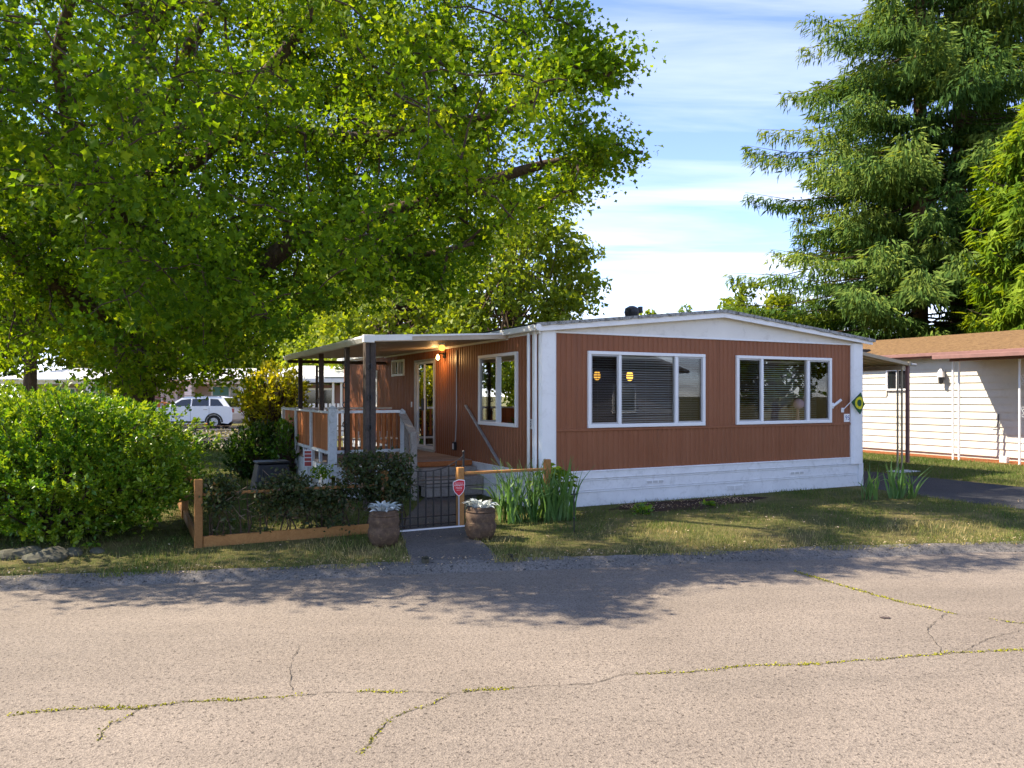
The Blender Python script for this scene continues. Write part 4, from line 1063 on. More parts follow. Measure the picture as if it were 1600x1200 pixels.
# ------------------------------------------------------------------ neighbour's home
NH = hthing('cream_house', 'cream lap-sided house with orange moss-covered roof beyond the driveway', 'house', 15.71, 0)
nbd = 14; b0_, b1_ = -6.0, 15.0
NWIN = (5.1, 5.86, 1.94, 2.6)
for i in range(nbd):
    z0 = .10 + .205 * i; z1 = z0 + .213
    segs = [(b0_, b1_)] if (z1 < NWIN[2] or z0 > NWIN[3]) else [(b0_, NWIN[0]), (NWIN[1], b1_)]
    for s0, s1 in segs:
        mb = MB(); mb.v = [(-.034, s0, z0), (-.034, s1, z0), (-.006, s1, z1), (-.006, s0, z1), (.01, s0, z0), (.01, s1, z0), (.01, s1, z1), (.01, s0, z1)]
        mb.f = [(0, 1, 2, 3), (0, 4, 5, 1), (3, 2, 6, 7), (0, 3, 7, 4), (1, 5, 6, 2)]
        mb.build('siding_board', 'cream', NH)
MB().box(.02, 7.6, b0_, b1_, 0, 2.95).build('wall_core', 'cream', NH)
fr = MB(); 
for q in ((NWIN[0], NWIN[1], NWIN[2], NWIN[2] + .05), (NWIN[0], NWIN[1], NWIN[3] - .05, NWIN[3]), (NWIN[0], NWIN[0] + .05, NWIN[2] + .05, NWIN[3] - .05), (NWIN[1] - .05, NWIN[1], NWIN[2] + .05, NWIN[3] - .05), (5.46, 5.50, NWIN[2] + .05, NWIN[3] - .05)): fr.box(-.05, .018, *q)
nw_ = fr.build('window', 'vinyl', NH); MB().quad((-.015, NWIN[0], NWIN[2]), (-.015, NWIN[1], NWIN[2]), (-.015, NWIN[1], NWIN[3]), (-.015, NWIN[0], NWIN[3])).build('pane', 'carglass', nw_)
rf = MB()
for x0, x1, z0, z1 in ((-.28, 3.8, 3.05, 3.86), (3.8, 7.9, 3.86, 3.05)):
    rf.prism([(x0, z0 - .06), (x1, z1 - .06), (x1, z1), (x0, z0)], b0_ - .3, b1_ + .3)
me = rf.mesh('roof'); nr_ = obj('roof', me, 'mossroof', NH)
MB().box(-.31, -.26, b0_ - .3, b1_ + .3, 2.88, 3.02).build('fascia', 'mauve', nr_, .004)
MB().box(-.41, -.315, b0_ - .3, b1_ + .3, 2.93, 3.03).build('gutter', 'mauve', nr_, .008)
MB().box(.35, .85, 7.1, 7.5, 3.2, 3.33).build('roof_vent', 'blackplastic', nr_, .03)
MB().tube([(.12, 6.9, 3.1), (.12, 6.9, 3.24)], .03, 8).build('vent_pipe', 'galv', nr_)
NA = hthing('porch_awning', 'brown-edged awning on white scrolled posts along the cream house', 'awning', 15.71, 0)
for i in range(9):
    y0 = 3.1 - 1.0 * (i + 1); MB().box(-1.68, -.04, y0 + .004, y0 + .996, 2.80, 2.835).build('roof_pan', 'mauve', NA)
MB().box(-1.74, -1.68, -6, 3.14, 2.765, 2.875).build('fascia', 'mauve', NA, .008); MB().box(-1.68, -.04, 3.1, 3.135, 2.79, 2.86).build('edge_trim', 'beige', NA)
MB().box(-1.12, -1.02, -6, 3.05, 2.72, 2.797).build('beam', 'mauve', NA)
for b in (2.98, 1.21, -.6, -2.4): scroll_post(NA, -1.06, b - .08, .0, 2.72, 'vinyl', .17, 'y', .022)
ln = hthing('wall_lantern', 'lantern with pale hood hanging on the cream lap siding', 'lantern', 15.675, 3.95, 2.2)
MB().box(-.03, .0, -.05, .05, .05, .32).build('back_plate', 'galv', ln); MB().lathe([(.03, .36), (.085, .26), (.095, .14), (.10, .12), (.0, .12)], 6, (-.13, 0, 0)).build('hood', 'vinyl', ln)
MB().lathe([(.075, .12), (.06, -.06), (.02, -.09)], 6, (-.13, 0, 0)).build('lamp_body', 'iron', ln); MB().tube([(-.03, 0, .30), (-.08, 0, .36), (-.13, 0, .36)], .01, 5).build('arm', 'iron', ln)
cb = MB().tube([(15.66, 2.35, 1.28), (15.65, 2.35, 1.05), (15.64, 2.38, .92), (15.64, 2.55, .90)], .012, 5).build('loose_cable', 'iron', None); cb.location = H(0, 0); cb.rotation_euler = (0, 0, HA)
tag(cb, 'short black cable hanging from the cream lap siding', 'cable')
wb = MB().box(-.09, .09, -.09, .09, 0, .17).build('white_block', 'vinyl', None, .012); wb.location = H(14.9, 1.75, .012); wb.rotation_euler = (0, 0, HA + .2)
tag(wb, 'small white block on the ground against the cream house', 'block')

# ------------------------------------------------------------------ house across the road (seen mirrored in the front windows)
OH = thing('grey_house', 'grey lap-sided house with white window trim across the road, mirrored in the windows', 'house', (19.5, -1.0, 0), R(9.5))
for i in range(14): MB().prism([(-6, 0), (6, 0), (6, .2), (-6, .2)], 0, .02).build('siding_board', 'wall_grey', OH, loc=(0, -.01 * (i % 2) + 3.0, .08 + .2 * i))
MB().box(-6, 6, -4, 2.99, 0, 2.9).build('wall_core', 'wall_grey', OH)
MB().prism([(-6.4, 2.85), (0, 4.2), (6.4, 2.85), (6.4, 2.98), (0, 4.34), (-6.4, 2.98)], -4.3, 3.5).build('roof', 'wall_grey', OH)
for x in (-3.6, 1.2):
    w_ = MB().box(x - .08, x + 1.6, 3.02, 3.06, 1.0, 2.3).build('window', 'vinyl', OH); MB().box(x + .05, x + 1.47, 3.062, 3.07, 1.12, 2.18).build('pane', 'carglass', w_)
MB().box(-5.6, -4.6, 3.02, 3.07, .1, 2.15).build('door', 'vinyl', OH)
for x in (-6.0, 5.85): MB().box(x, x + .15, 3.0, 3.08, .05, 2.9).build('corner_board', 'vinyl', OH)

# ------------------------------------------------------------------ street behind: houses and cars
BH = thing('porch_house', 'white-columned beige house with porch beyond the back street', 'house', (-21.5, 50, 0), 0)
MB().box(-11, 9, .8, 8, 0, 2.55).build('wall', 'wall_tan', BH)
MB().box(-11.4, 9.4, -.9, 8.4, 2.52, 2.78).build('porch_beam', 'white', BH, .02)
mb = MB().prism([(-11.8, 0), (9.8, 0), (9.8, .06), (-11.8, .06)], 0, 9.8); o = mb.build('roof', 'vinyl', BH); o.location = (0, -1.3, 2.78); o.rotation_euler = (R(6), 0, 0)
for x in (-9.5, -5.6, -2.2, .72, 4.2, 8.4): MB().box(x - .24, x + .24, -.75, -.30, .25, 2.52).build('porch_column', 'white', BH, .02)
MB().box(-11, 9, -.8, .8, 0, .28).build('porch_floor', 'greywood', BH)
for x0, x1, z0, z1, kind in ((-1.6, -.72, .3, 2.35, 'd'), (1.75, 3.55, .75, 2.35, 'w'), (-8.9, -7.4, .75, 2.2, 'w'), (5.2, 6.6, .75, 2.3, 'w')):
    f_ = MB().box(x0 - .12, x1 + .12, .72, .80, z0 - .08, z1 + .1).build('window' if kind == 'w' else 'front_door', 'vinyl', BH)
    if kind == 'w':
        m_ = (x0 + x1) / 2 + .2
        for a, b in ((x0, m_ - .06), (m_ + .06, x1)): MB().box(a, b, .70, .715, z0, z1).build('pane', 'curtain' if x0 < -5 or a < m_ - 1 else 'carglass', f_)
    else: MB().box(x0 + .06, x1 - .06, .69, .715, z0, z1).build('door_leaf', 'gable', f_); 
RP = thing('wooden_ramp', 'orange-stained wooden ramp and railing in front of the white-columned house', 'ramp', (-22.6, 46.9, 0), 0)
for i in range(8): MB().box(-1.6, 1.1, .25 * i, .25 * i + .24, .38, .43).build('deck_board', 'rampwood', RP)
MB().box(-1.6, 1.1, -.02, .0, .05, .38).build('skirt_board', 'rampwood', RP)
for x, zt in ((-1.5, 1.42), (-.2, 1.42), (1.05, 1.42), (2.6, 1.12), (4.0, .85)): MB().box(x - .06, x + .06, -.12, -.03, .0, zt).build('post', 'rampwood', RP)
MB().beam((-1.6, -.14, 1.42), (1.05, -.14, 1.42), .1, .09).build('rail', 'rampwood', RP); MB().beam((1.05, -.14, 1.40), (4.0, -.14, .85), .1, .09).build('rail', 'rampwood', RP)
MB().beam((-1.6, -.14, .92), (1.05, -.14, .92), .05, .09).build('rail', 'rampwood', RP); MB().beam((1.05, .0, .40), (4.2, 0, .05), 1.2, .06).build('ramp_deck', 'rampwood', RP)
for x in (-.6, .5): MB().box(x - .05, x + .05, 1.9, 2.0, .43, 1.7).build('post', 'mauve', RP); 
MB().box(-.65, .55, 1.91, 1.99, 1.62, 1.70).build('rail', 'mauve', RP)
def suv(loc, rz, label, group):
    o = thing('parked_car', label, 'car', loc, rz, group)
    # length along x, nose at -x; wheelbase 2.9
    def arch(cx, r, a0, a1, n=8): return [(cx + r * math.cos(a0 + (a1 - a0) * i / n), .36 + r * math.sin(a0 + (a1 - a0) * i / n)) for i in range(n + 1)]
    low = [(-2.36, .42), (-2.40, .62), (-2.38, .86), (-2.28, .98), (-1.9, 1.05), (-1.25, 1.12), (-1.0, 1.16), (2.1, 1.17), (2.36, 1.10), (2.40, .80), (2.38, .45)]
    bot = [(2.2, .32)] + arch(1.45, .44, 0.0, math.pi) + [(.9, .30), (-.9, .30)] + arch(-1.45, .44, 0.0, math.pi) + [(-2.2, .34)]
    MB().prism(low + bot, -.93, .93).build('body', 'carwhite', o, .05)
    gh = MB(); lo_ = [(-1.12, 1.13), (2.18, 1.15)]; hi = [(-.30, 1.66), (1.75, 1.66)]
    prof = [(-1.15, 1.12), (-.35, 1.62), (-.1, 1.69), (1.4, 1.71), (1.85, 1.66), (2.28, 1.14)]
    i0 = 0
    for y, ins in ((-.90, 0), (.90, 0)):
        for x, z in prof: gh.v.append((x, (y - math.copysign(.20, y) * max(0, (z - 1.12)) / .58), z))
    n_ = len(prof); gh.f.append(tuple(range(n_))); gh.f.append(tuple(range(2 * n_ - 1, n_ - 1, -1)))
    for k in range(n_): gh.f.append((k, (k + 1) % n_, n_ + (k + 1) % n_, n_ + k))
    gh.build('cabin', 'carwhite', o, .03)
    def side_pane(poly, nm):
        for s_ in (-1, 1):
            mb = MB(); mb.v = [(x, s_ * (.915 - .20 * (z - 1.12) / .58), z) for x, z in poly]; mb.f = [tuple(range(len(poly)))]; mb.build(nm, 'carglass', o)
    side_pane([(-.88, 1.19), (-.34, 1.55), (.16, 1.60), (.16, 1.19)], 'side_window'); side_pane([(.24, 1.19), (.24, 1.60), (1.10, 1.61), (1.16, 1.19)], 'side_window'); side_pane([(1.24, 1.19), (1.19, 1.61), (1.62, 1.58), (1.98, 1.19)], 'side_window')
    MB().quad((-1.17, -.80, 1.15), (-1.17, .80, 1.15), (-.37, .66, 1.635), (-.37, -.66, 1.635)).build('windscreen', 'carglass', o)
    MB().quad((2.30, -.78, 1.17), (2.30, .78, 1.17), (1.90, .64, 1.65), (1.90, -.64, 1.65)).build('rear_window', 'carglass', o)
    for x in (-1.45, 1.45):
        for s_ in (-1, 1):
            w_ = MB().tube([(x, s_ * .93, .36), (x, s_ * .70, .36)], .36, 20).build('wheel', 'rubber', o)
            rim = MB().tube([(x, s_ * .935, .36), (x, s_ * .90, .36)], .23, 14); rim.build('rim', 'galv', w_)
            for k in range(5):
                th = k * 1.2566; MB().beam((x, s_ * .94, .36), (x + .2 * math.cos(th), s_ * .94, .36 + .2 * math.sin(th)), .012, .05, (0, 1, 0)).build('spoke', 'vinyl', w_)
            mb = MB(); pts = [(x + .45 * math.cos(t_), s_ * .935, .36 + .45 * math.sin(t_)) for t_ in [math.pi * i / 10 for i in range(11)]]
            mb.tube(pts, .05, 5).build('arch_trim', 'blackplastic', o)
    for s_ in (-1, 1):
        MB().box(-2.41, -2.15, s_ * .62 - .22, s_ * .62 + .22, .84, .97).build('headlight', 'galv', o, .03)
        MB().box(2.28, 2.415, s_ * .70 - .16, s_ * .70 + .16, .86, 1.08).build('tail_light', 'lamp_red', o, .02)
        MB().tube([(-.35, s_ * .70, 1.72), (-.2, s_ * .70, 1.765), (1.6, s_ * .70, 1.76), (1.75, s_ * .70, 1.71)], .02, 6).build('roof_rail', 'blackplastic', o)
        MB().box(-.72, -.55, s_ * 1.02 - .07, s_ * 1.02 + .07, 1.17, 1.31).build('mirror', 'carwhite', o, .03)
        for x in (.02, 1.0): MB().box(x - .1, x + .1, s_ * .945 - .015, s_ * .945 + .015, 1.02, 1.055).build('door_handle', 'galv', o)
        for x in (-.82, .20, 1.2): MB().box(x - .006, x + .006, s_ * .932 - .002, s_ * .932 + .002, .45, 1.14).build('door_seam', 'blackplastic', o)
        MB().box(-.95, .95, s_ * .935 - .02, s_ * .935 + .02, .31, .41).build('sill', 'blackplastic', o)
        MB().box(-.78, -.15, s_ * .9335 - .002, s_ * .9335 + .002, .66, .70).build('badge_strip', 'blackplastic', o)
    MB().box(-2.43, -2.35, -.55, .55, .55, .78).build('grille', 'blackplastic', o)
    return o
suv((-17.4, 42.0, 0), R(0), 'white estate car parked side-on in front of the white-columned house', 'cars parked behind the trees')
suv((-24.4, 44.6, 0), R(0), 'white car half hidden behind the big tree trunk', 'cars parked behind the trees')
# low rail fence and flowers by the back street
LF = thing('low_rail_fence', 'low thin-railed fence along the back lawn with flowers against it', 'fence', (-10.4, 25.2, 0), 0)
for x in (0, 2.5, 5.0): MB().box(x - .035, x + .035, -.035, .035, 0, .80).build('post', 'twig', LF)
for z in (.78, .62): MB().tube([(-2.5, 0, z), (5.2, 0, z)], .018, 6).build('rail', 'twig', LF)
# building far behind the porch
FB = thing('far_cottage', 'pale-roofed cottage with red-brown siding glimpsed behind the porch posts', 'house', (-9.3, 38, 0), 0)
MB().box(-2.5, 4, .6, 5, 0, 2.3).build('wall', 'mauve', FB)
MB().box(-2.9, 4.2, -.6, 5.2, 2.42, 2.62).build('roof_edge', 'white', FB); o = MB().box(-2.9, 4.2, 0, 6.2, 0, .05).build('roof', 'vinyl', FB); o.location = (0, -.6, 2.66); o.rotation_euler = (R(7), 0, 0)
for x in (.55, .95, 3.6): MB().box(x - .05, x + .05, -.45, -.35, 0, 2.42).build('porch_post', 'gable', FB)
w_ = MB().box(-1.25, .35, .52, .60, 1.0, 2.15).build('window', 'vinyl', FB); MB().box(-1.15, .25, .50, .515, 1.1, 2.05).build('pane', 'carglass', w_)
for i in range(5): MB().box(-2.5, 4, .56, .60, .25 + .18 * i, .32 + .18 * i).build('siding_board', 'gable', FB)
PF = thing('picket_fence', 'short white picket fence glimpsed behind the porch railing', 'fence', (-8.2, 32, 0), 0)
for i in range(16): MB().box(-1.3 + .17 * i, -1.2 + .17 * i, -.012, .012, .1, 1.45).build('picket', 'white', PF)
for z in (.4, 1.1): MB().box(-1.35, 1.4, .014, .05, z, z + .08).build('rail', 'white', PF)

# ------------------------------------------------------------------ trees
def proj(P):
    return 800 + F * P[:, 0] / P[:, 1], 618 - F * (P[:, 2] - CAMZ) / P[:, 1]
def pnoise(P, s, seed):
    r_ = np.random.default_rng(seed); o = np.zeros(len(P))
    for k in range(5):
        w = r_.normal(size=3); w /= np.linalg.norm(w); o += np.sin((P @ w) * s * (1 + .6 * k) + r_.uniform(0, 6.28)) / (1 + .5 * k)
    return o / 2.5
def clump_leaves(C, per, rad, flat=.55, tone0=None):
    """C (n,3) clump centres -> leaf points, tone"""
    n = len(C); off = unit(rng.normal(size=(n * per, 3))).reshape(n, per, 3) * (rng.random((n, per, 1)) ** .45) * np.array([1, 1, flat]) * np.broadcast_to(rad, (n,))[:, None, None]
    P = (C[:, None, :] + off).reshape(-1, 3)
    ct = (rng.normal(.5, .16, n) if tone0 is None else tone0)
    T = np.repeat(ct, per) + rng.normal(0, .16, n * per)
    return P, T
def curved(p, q, sag, n=4, wob=.0):
    p = Vector(p); q = Vector(q); out = []
    L = (q - p).length
    for i in range(n + 1):
        f = i / n; m = p.lerp(q, f); m.z += sag * L * math.sin(math.pi * f)
        if 0 < i < n and wob: m += Vector((random.uniform(-1, 1), random.uniform(-1, 1), random.uniform(-1, 1))) * wob * L
        out.append(m)
    return out

# --- the big broad-leaved tree
BT = thing('broadleaf_tree', 'huge spreading broad-leaved tree overhanging the porch and the road', 'tree', (-7.54, 15.2, 0))
TO = np.array([-7.54, 15.2, 0])
limbs = []
trunk = [Vector((-7.54, 15.2, -.1)), Vector((-7.52, 15.2, .5)), Vector((-7.50, 15.2, 1.6)), Vector((-7.46, 15.1, 2.8)), Vector((-7.35, 15.0, 4.4)), Vector((-7.2, 14.9, 6.2)), Vector((-7.1, 14.8, 8.4)), Vector((-6.9, 14.7, 10.6)), Vector((-6.8, 14.6, 12.6))]
limbs.append((trunk, [.62, .46, .40, .37, .34, .29, .23, .15, .06]))
def limb(pts, r0, r1):
    n = len(pts); limbs.append(([Vector(p) for p in pts], [r0 + (r1 - r0) * i / (n - 1) for i in range(n)]))
def pz(px, py, Y): return tuple(at(px, py, Y))
limb([(-7.42, 15.05, 3.6), pz(225, 335, 14.6), pz(262, 275, 14.2), pz(330, 228, 13.7), pz(375, 160, 13.4), pz(452, 72, 13.0), pz(520, -20, 12.6)], .24, .06)
limb([pz(330, 228, 13.7), pz(400, 210, 13.2), pz(470, 205, 12.8), pz(560, 215, 12.4), pz(680, 200, 12.1), pz(800, 170, 11.9), pz(900, 130, 11.8), pz(985, 95, 11.8)], .13, .025)
limb([(-7.44, 15.1, 2.9), pz(300, 488, 14.6), pz(370, 440, 14.2), pz(455, 380, 13.8), pz(560, 345, 13.5), pz(690, 310, 13.3), pz(820, 265, 13.2), pz(930, 240, 13.1), pz(1005, 238, 13.0)], .25, .03)
limb([pz(455, 380, 13.8), pz(560, 400, 13.2), pz(650, 400, 12.8), pz(740, 380, 12.6)], .10, .03)
limb([pz(375, 160, 13.4), pz(450, 160, 14.4), pz(560, 130, 15.4), pz(700, 90, 16.0)], .11, .03)
limb([(-7.45, 15.1, 3.2), pz(120, 470, 14.0), pz(30, 400, 13.0), pz(-60, 330, 12.2), pz(-180, 260, 11.5)], .22, .05)
limb([(-7.3, 15.0, 4.8), pz(160, 300, 13.5), pz(110, 200, 12.0), pz(90, 90, 10.8), pz(120, -40, 10.0)], .20, .05)
limb([(-7.3, 14.95, 5.2), pz(260, 180, 13.2), pz(300, 60, 11.6), pz(380, -60, 10.6)], .18, .05)
limb([(-7.2, 14.9, 6.0), (-8.6, 17, 8.0), (-10, 18.6, 9.4), (-11.5, 20, 10.2)], .18, .04)
limb([(-7.2, 14.9, 6.4), (-5.6, 16.6, 8.6), (-3.8, 17.8, 10.0), (-2.0, 18.6, 10.8)], .18, .04)
limb([(-7.0, 14.8, 8.6), (-5.0, 13.6, 10.6), (-3.0, 12.6, 11.8), (-1.0, 12.0, 12.4)], .14, .03)
limb([(-7.0, 14.8, 9.0), (-9.4, 13.6, 11), (-11.6, 12.6, 12)], .13, .03)
mb = MB()
for pts, rd in limbs:
    P2 = []; r2 = []
    for i in range(len(pts) - 1):
        for k in range(3):
            f = k / 3; P2.append(pts[i].lerp(pts[i + 1], f) + (Vector((random.uniform(-1, 1), random.uniform(-1, 1), random.uniform(-1, 1))) * rd[i] * .22 if k else Vector())); r2.append(rd[i] + (rd[i + 1] - rd[i]) * f)
    P2.append(pts[-1]); r2.append(rd[-1])
    mb.tube([p - Vector(TO) for p in P2], r2, 10)
for k in range(7):
    th = k * .9; mb.tube([(.34 * math.cos(th), .34 * math.sin(th), .7), (.55 * math.cos(th), .55 * math.sin(th), .2), (.95 * math.cos(th), .95 * math.sin(th), -.1)], [.14, .16, .09], 7)
mb.build('trunk', 'bark', BT, smooth=True)
LP = np.array([tuple(a.lerp(b, f)) for pts, rd in limbs[1:] for a, b in zip(pts[:-1], pts[1:]) for f in (0, .25, .5, .75)])
# crown: clumps through the spreading volume, kept inside its outline and cut open for sun
n_try = 60000
cen = np.array([-5.6, 13.4, 7.2]); rad = np.array([8.6, 7.0, 6.4])
U = unit(rng.normal(size=(n_try, 3))) * (rng.uniform(.10, 1, n_try)[:, None] ** .45)
C = cen + U * rad
X_, Y_ = proj(C)
low = np.interp(X_, [-400, 0, 60, 140, 210, 280, 340, 400, 450, 500, 560, 620, 690, 735, 770, 830, 900, 950, 985, 1015, 1040], [640, 592, 575, 596, 606, 592, 606, 580, 560, 515, 512, 490, 478, 462, 425, 385, 330, 300, 280, 255, 238])
rgt = np.interp(Y_, [-600, -200, 0, 60, 85, 115, 140, 170, 195, 215, 245, 262, 285, 300, 330, 380, 430, 470], [700, 880, 965, 990, 1022, 1018, 975, 955, 962, 1005, 1022, 1000, 985, 935, 905, 850, 790, 745])
ok = (Y_ < low - 44 + 16 * pnoise(C, 2.1, 5)) & (X_ < rgt - 46 + 10 * pnoise(C, 2.6, 6)) & (C[:, 1] > 6.6) & (C[:, 0] > -13) & (C[:, 2] > 2.3)
ok &= ~((C[:, 0] > -3.3) & (C[:, 0] < .6) & (C[:, 2] < 3.3) & (C[:, 1] > 11.3))       # clear of canopy and wall
SHX = C[:, 0] + C[:, 2] * (-sun_dir.x / sun_dir.z); SHY = C[:, 1] + C[:, 2] * (-sun_dir.y / sun_dir.z)
SH2 = np.column_stack([SHX, SHY, 0 * SHX])
shr = (np.abs(SHX - 1.0 + 5.8) < 2.4) & (np.abs(C[:, 1] - 9.8) < 1.5) & (rng.random(n_try) < .95)
shr |= (SHY > 9.0) & (SHY < 13.5) & (SHX > -.6) & (SHX < 11) & (pnoise(SH2, 2.2, 44) > -.38)
shr |= (SHX < -2) & (SHY > 11) & (SHY < 16.5) & (pnoise(SH2, 1.6, 45) > .25)
ok &= ~shr  # holes shaped along the sun's path so shrub, yard and verge get light
ok &= SHY > np.interp(SHX, [-12, -4.7, -2.7, -.6, .3, .75, 1.0, 1.9, 4.7, 9], [7.2, 7.2, 7.05, 6.95, 6.35, 6.35, 7.3, 7.8, 8.5, 9.0]) + .25 + .18 * pnoise(C, 2.4, 15)
ok &= pnoise(C, 1.15, 3) > -.62                                                           # open gaps
C = C[ok]
vis = (C[:, 2] < 10.5)
Cv = C[vis][:2300]; Ch = C[~vis][:160]
C = np.concatenate([Cv, Ch])
# clumps out on the two long twigs and along the lower rim
ex = []
for px, py, Y, k in ((1000, 100, 11.8, 5), (1018, 108, 11.8, 4), (975, 118, 11.8, 5), (990, 240, 13, 6), (1018, 236, 13, 4), (965, 262, 13, 7), (940, 300, 13, 5), (925, 315, 13, 4), (735, 440, 12.7, 6), (720, 420, 12.7, 6), (320, 590, 14.2, 6), (270, 585, 14, 6), (360, 585, 14, 6), (230, 590, 13.5, 5), (410, 575, 14, 5), (60, 565, 13, 5)):
    for _ in range(k): ex.append(np.array(at(px - 58 + random.uniform(-26, 22), py + random.uniform(-18, 18), Y + random.uniform(-.9, .9))))
for _ in range(80): ex.append(np.array((random.uniform(-9.0, -6.0), random.uniform(20.2, 22.6), random.uniform(4.8, 7.4))))  # unseen clumps added behind the crown to shade the far side wall
C = np.concatenate([C, np.array(ex)]); ex0 = list(ex)
for pts, rd_ in limbs[1:7]:                       # foliage along the near limbs
    for a2, b2 in zip(pts[1:-1], pts[2:]):
        for _ in range(7):
            m_ = a2.lerp(b2, random.random()); ex.append(np.array((m_.x + random.uniform(-.5, .5), m_.y - random.uniform(.1, .9), m_.z + random.uniform(-.35, .5))))
C = np.concatenate([C[:-len(ex0)], np.array(ex)]) if len(ex0) else C
tw = MB()
_x, _y = proj(C); C = C[(_x < np.interp(_y, [-600, -200, 0, 60, 85, 115, 140, 170, 195, 215, 245, 262, 285, 300, 330, 380, 430, 470], [700, 880, 965, 990, 1022, 1018, 975, 955, 962, 1005, 1022, 1000, 985, 935, 905, 850, 790, 745]) - 34)]
d0 = np.array([np.linalg.norm(LP - c, axis=1).min() for c in C])
C = C[np.argsort(d0)]; d0 = np.sort(d0)
NODE = np.concatenate([LP, C]); nL = len(LP)
for i, c in enumerate(C):
    dd = np.linalg.norm(NODE[:nL + i] - c, axis=1); dd[nL:] *= 1.15
    j = int(np.argmin(dd)); L_ = dd[j]
    if L_ > .15:
        r1 = max(.006, .030 - .0045 * d0[i]); tw.tube([p - Vector(TO) for p in curved(NODE[j], c, .07, 3, .06)], [r1, r1 * .85, r1 * .7, r1 * .5], 4, False)
tw.build('branches', 'twig', BT)
per = 110
P, T = clump_leaves(C, per, rng.uniform(.26, .78, len(C)), .6, np.clip(.46 + .26 * pnoise(C, .9, 9) + rng.normal(0, .13, len(C)), 0, 1))
yel = rng.random(len(T)) < .015; T[yel] += .3
scatter('crown', LOBED, P - TO, np.clip(rng.lognormal(-2.50, .30, len(P)), .04, .14), T, 'leaf_oak', BT, up=.28)

def bgtree(name, label, x, y, h, cr, mat, nclump, per, leaf, trunk_h=.25, r0=.22, seed=0, ez=None, group='trees behind the houses', gaps=-.55):
    o = thing(name, label, 'tree', (x, y, 0), 0, group)
    c = np.array([0, 0, h * (.5 + trunk_h / 2)]); rd = np.array([cr, cr, h * (1 - trunk_h) / 2]) if ez is None else np.array([cr, cr, ez])
    U = unit(rng.normal(size=(nclump * 3, 3))) * (rng.uniform(.2, 1, nclump * 3)[:, None] ** .4)
    C = c + U * rd * (1 + .18 * pnoise(U * 4, 1.2, seed + 1))[:, None]
    C = C[pnoise(C, 3.2 / cr, seed + 2) > gaps][:nclump]
    mb = MB(); mb.tube([(0, 0, -.1), (.05, .03, h * trunk_h), (.1, -.05, h * .55), (0, 0, h * .9)], [r0, r0 * .8, r0 * .45, r0 * .1], 8)
    for k in range(min(90, len(C))):
        z = random.uniform(h * trunk_h * .8, h * .8); mb.tube(curved((.05, 0, z), C[k], .08, 3, .04), [r0 * .3, r0 * .2, r0 * .1, .01], 5, False)
    mb.build('trunk', 'bark', o, smooth=True)
    P, T = clump_leaves(C, per, rng.uniform(.6, 1.35, len(C)) * (cr * .15 + .12), .7, np.clip(.5 + .25 * pnoise(C, 4 / cr, seed + 3) + rng.normal(0, .1, len(C)), 0, 1))
    scatter('crown', KITE, P, leaf * np.clip(rng.lognormal(0, .3, len(P)), .5, 1.7), T, mat, o, up=.12)
    return o
bgtree('leafy_tree', 'pale green rounded tree directly behind the brown home roof', -.2, 37, 11.2, 4.5, 'leaf_bg', 400, 56, .25, .12, .28, 21)
bgtree('leafy_tree', 'yellow-green tree filling the gap behind the porch canopy', -6.6, 43, 11.0, 5.2, 'leaf_bg', 400, 55, .28, .10, .26, 31)
bgtree('leafy_tree', 'bright tree farther back between the porch and the big tree', -11.5, 56, 12, 5.5, 'leaf_bg', 340, 50, .34, .10, .3, 41)
bgtree('leafy_tree', 'distant yellow-green tree above the white-columned house', -19, 64, 13, 6.5, 'leaf_bg', 340, 50, .38, .1, .3, 51)
bgtree('leafy_tree', 'distant tree at the picture edge behind the big shrub', -33, 66, 14, 8, 'leaf_bg', 340, 50, .42, .1, .3, 61)
bgtree('leafy_tree', 'small distant tree top peeping over the roof beside the ventilator', 10.2, 62, 8.8, 2.8, 'leaf_bg', 120, 45, .32, .1, .2, 71)
bgtree('leafy_tree', 'small distant tree top peeping over the roof ridge', 13.6, 60, 8.7, 2.9, 'leaf_bg', 130, 45, .32, .1, .2, 81)
bgtree('leafy_tree', 'bright yellow-green tree at the foot of the spruce behind the roof', 14.0, 44, 7.9, 3.0, 'leaf_bg', 200, 50, .26, .08, .2, 91)
bgtree('leafy_tree', 'dark tree far behind the big tree trunk', -43, 58, 12, 7, 'leaf_under', 260, 45, .42, .1, .3, 101)
bgtree('leafy_tree', 'broad tree beside the back street at the far picture edge', -34, 36, 9, 5, 'leaf_bg', 260, 50, .30, .1, .28, 121)
bgtree('leafy_tree', 'tree behind the white-columned house roof near its middle', -26.5, 63, 12, 5.5, 'leaf_bg', 260, 50, .36, .1, .3, 131)
bgtree('leafy_tree', 'mid green tree added behind the big tree trunk to shade the far side wall', -13.6, 21.6, 8.8, 3.2, 'leaf_oak', 260, 60, .17, .36, .2, 141)  # extra tree added as a shade caster for the far side wall
bgtree('leafy_tree', 'mid green tree across the road mirrored in the front windows', 28.5, 6.5, 8.5, 3.2, 'leaf_oak', 240, 45, .22, .12, .22, 111)

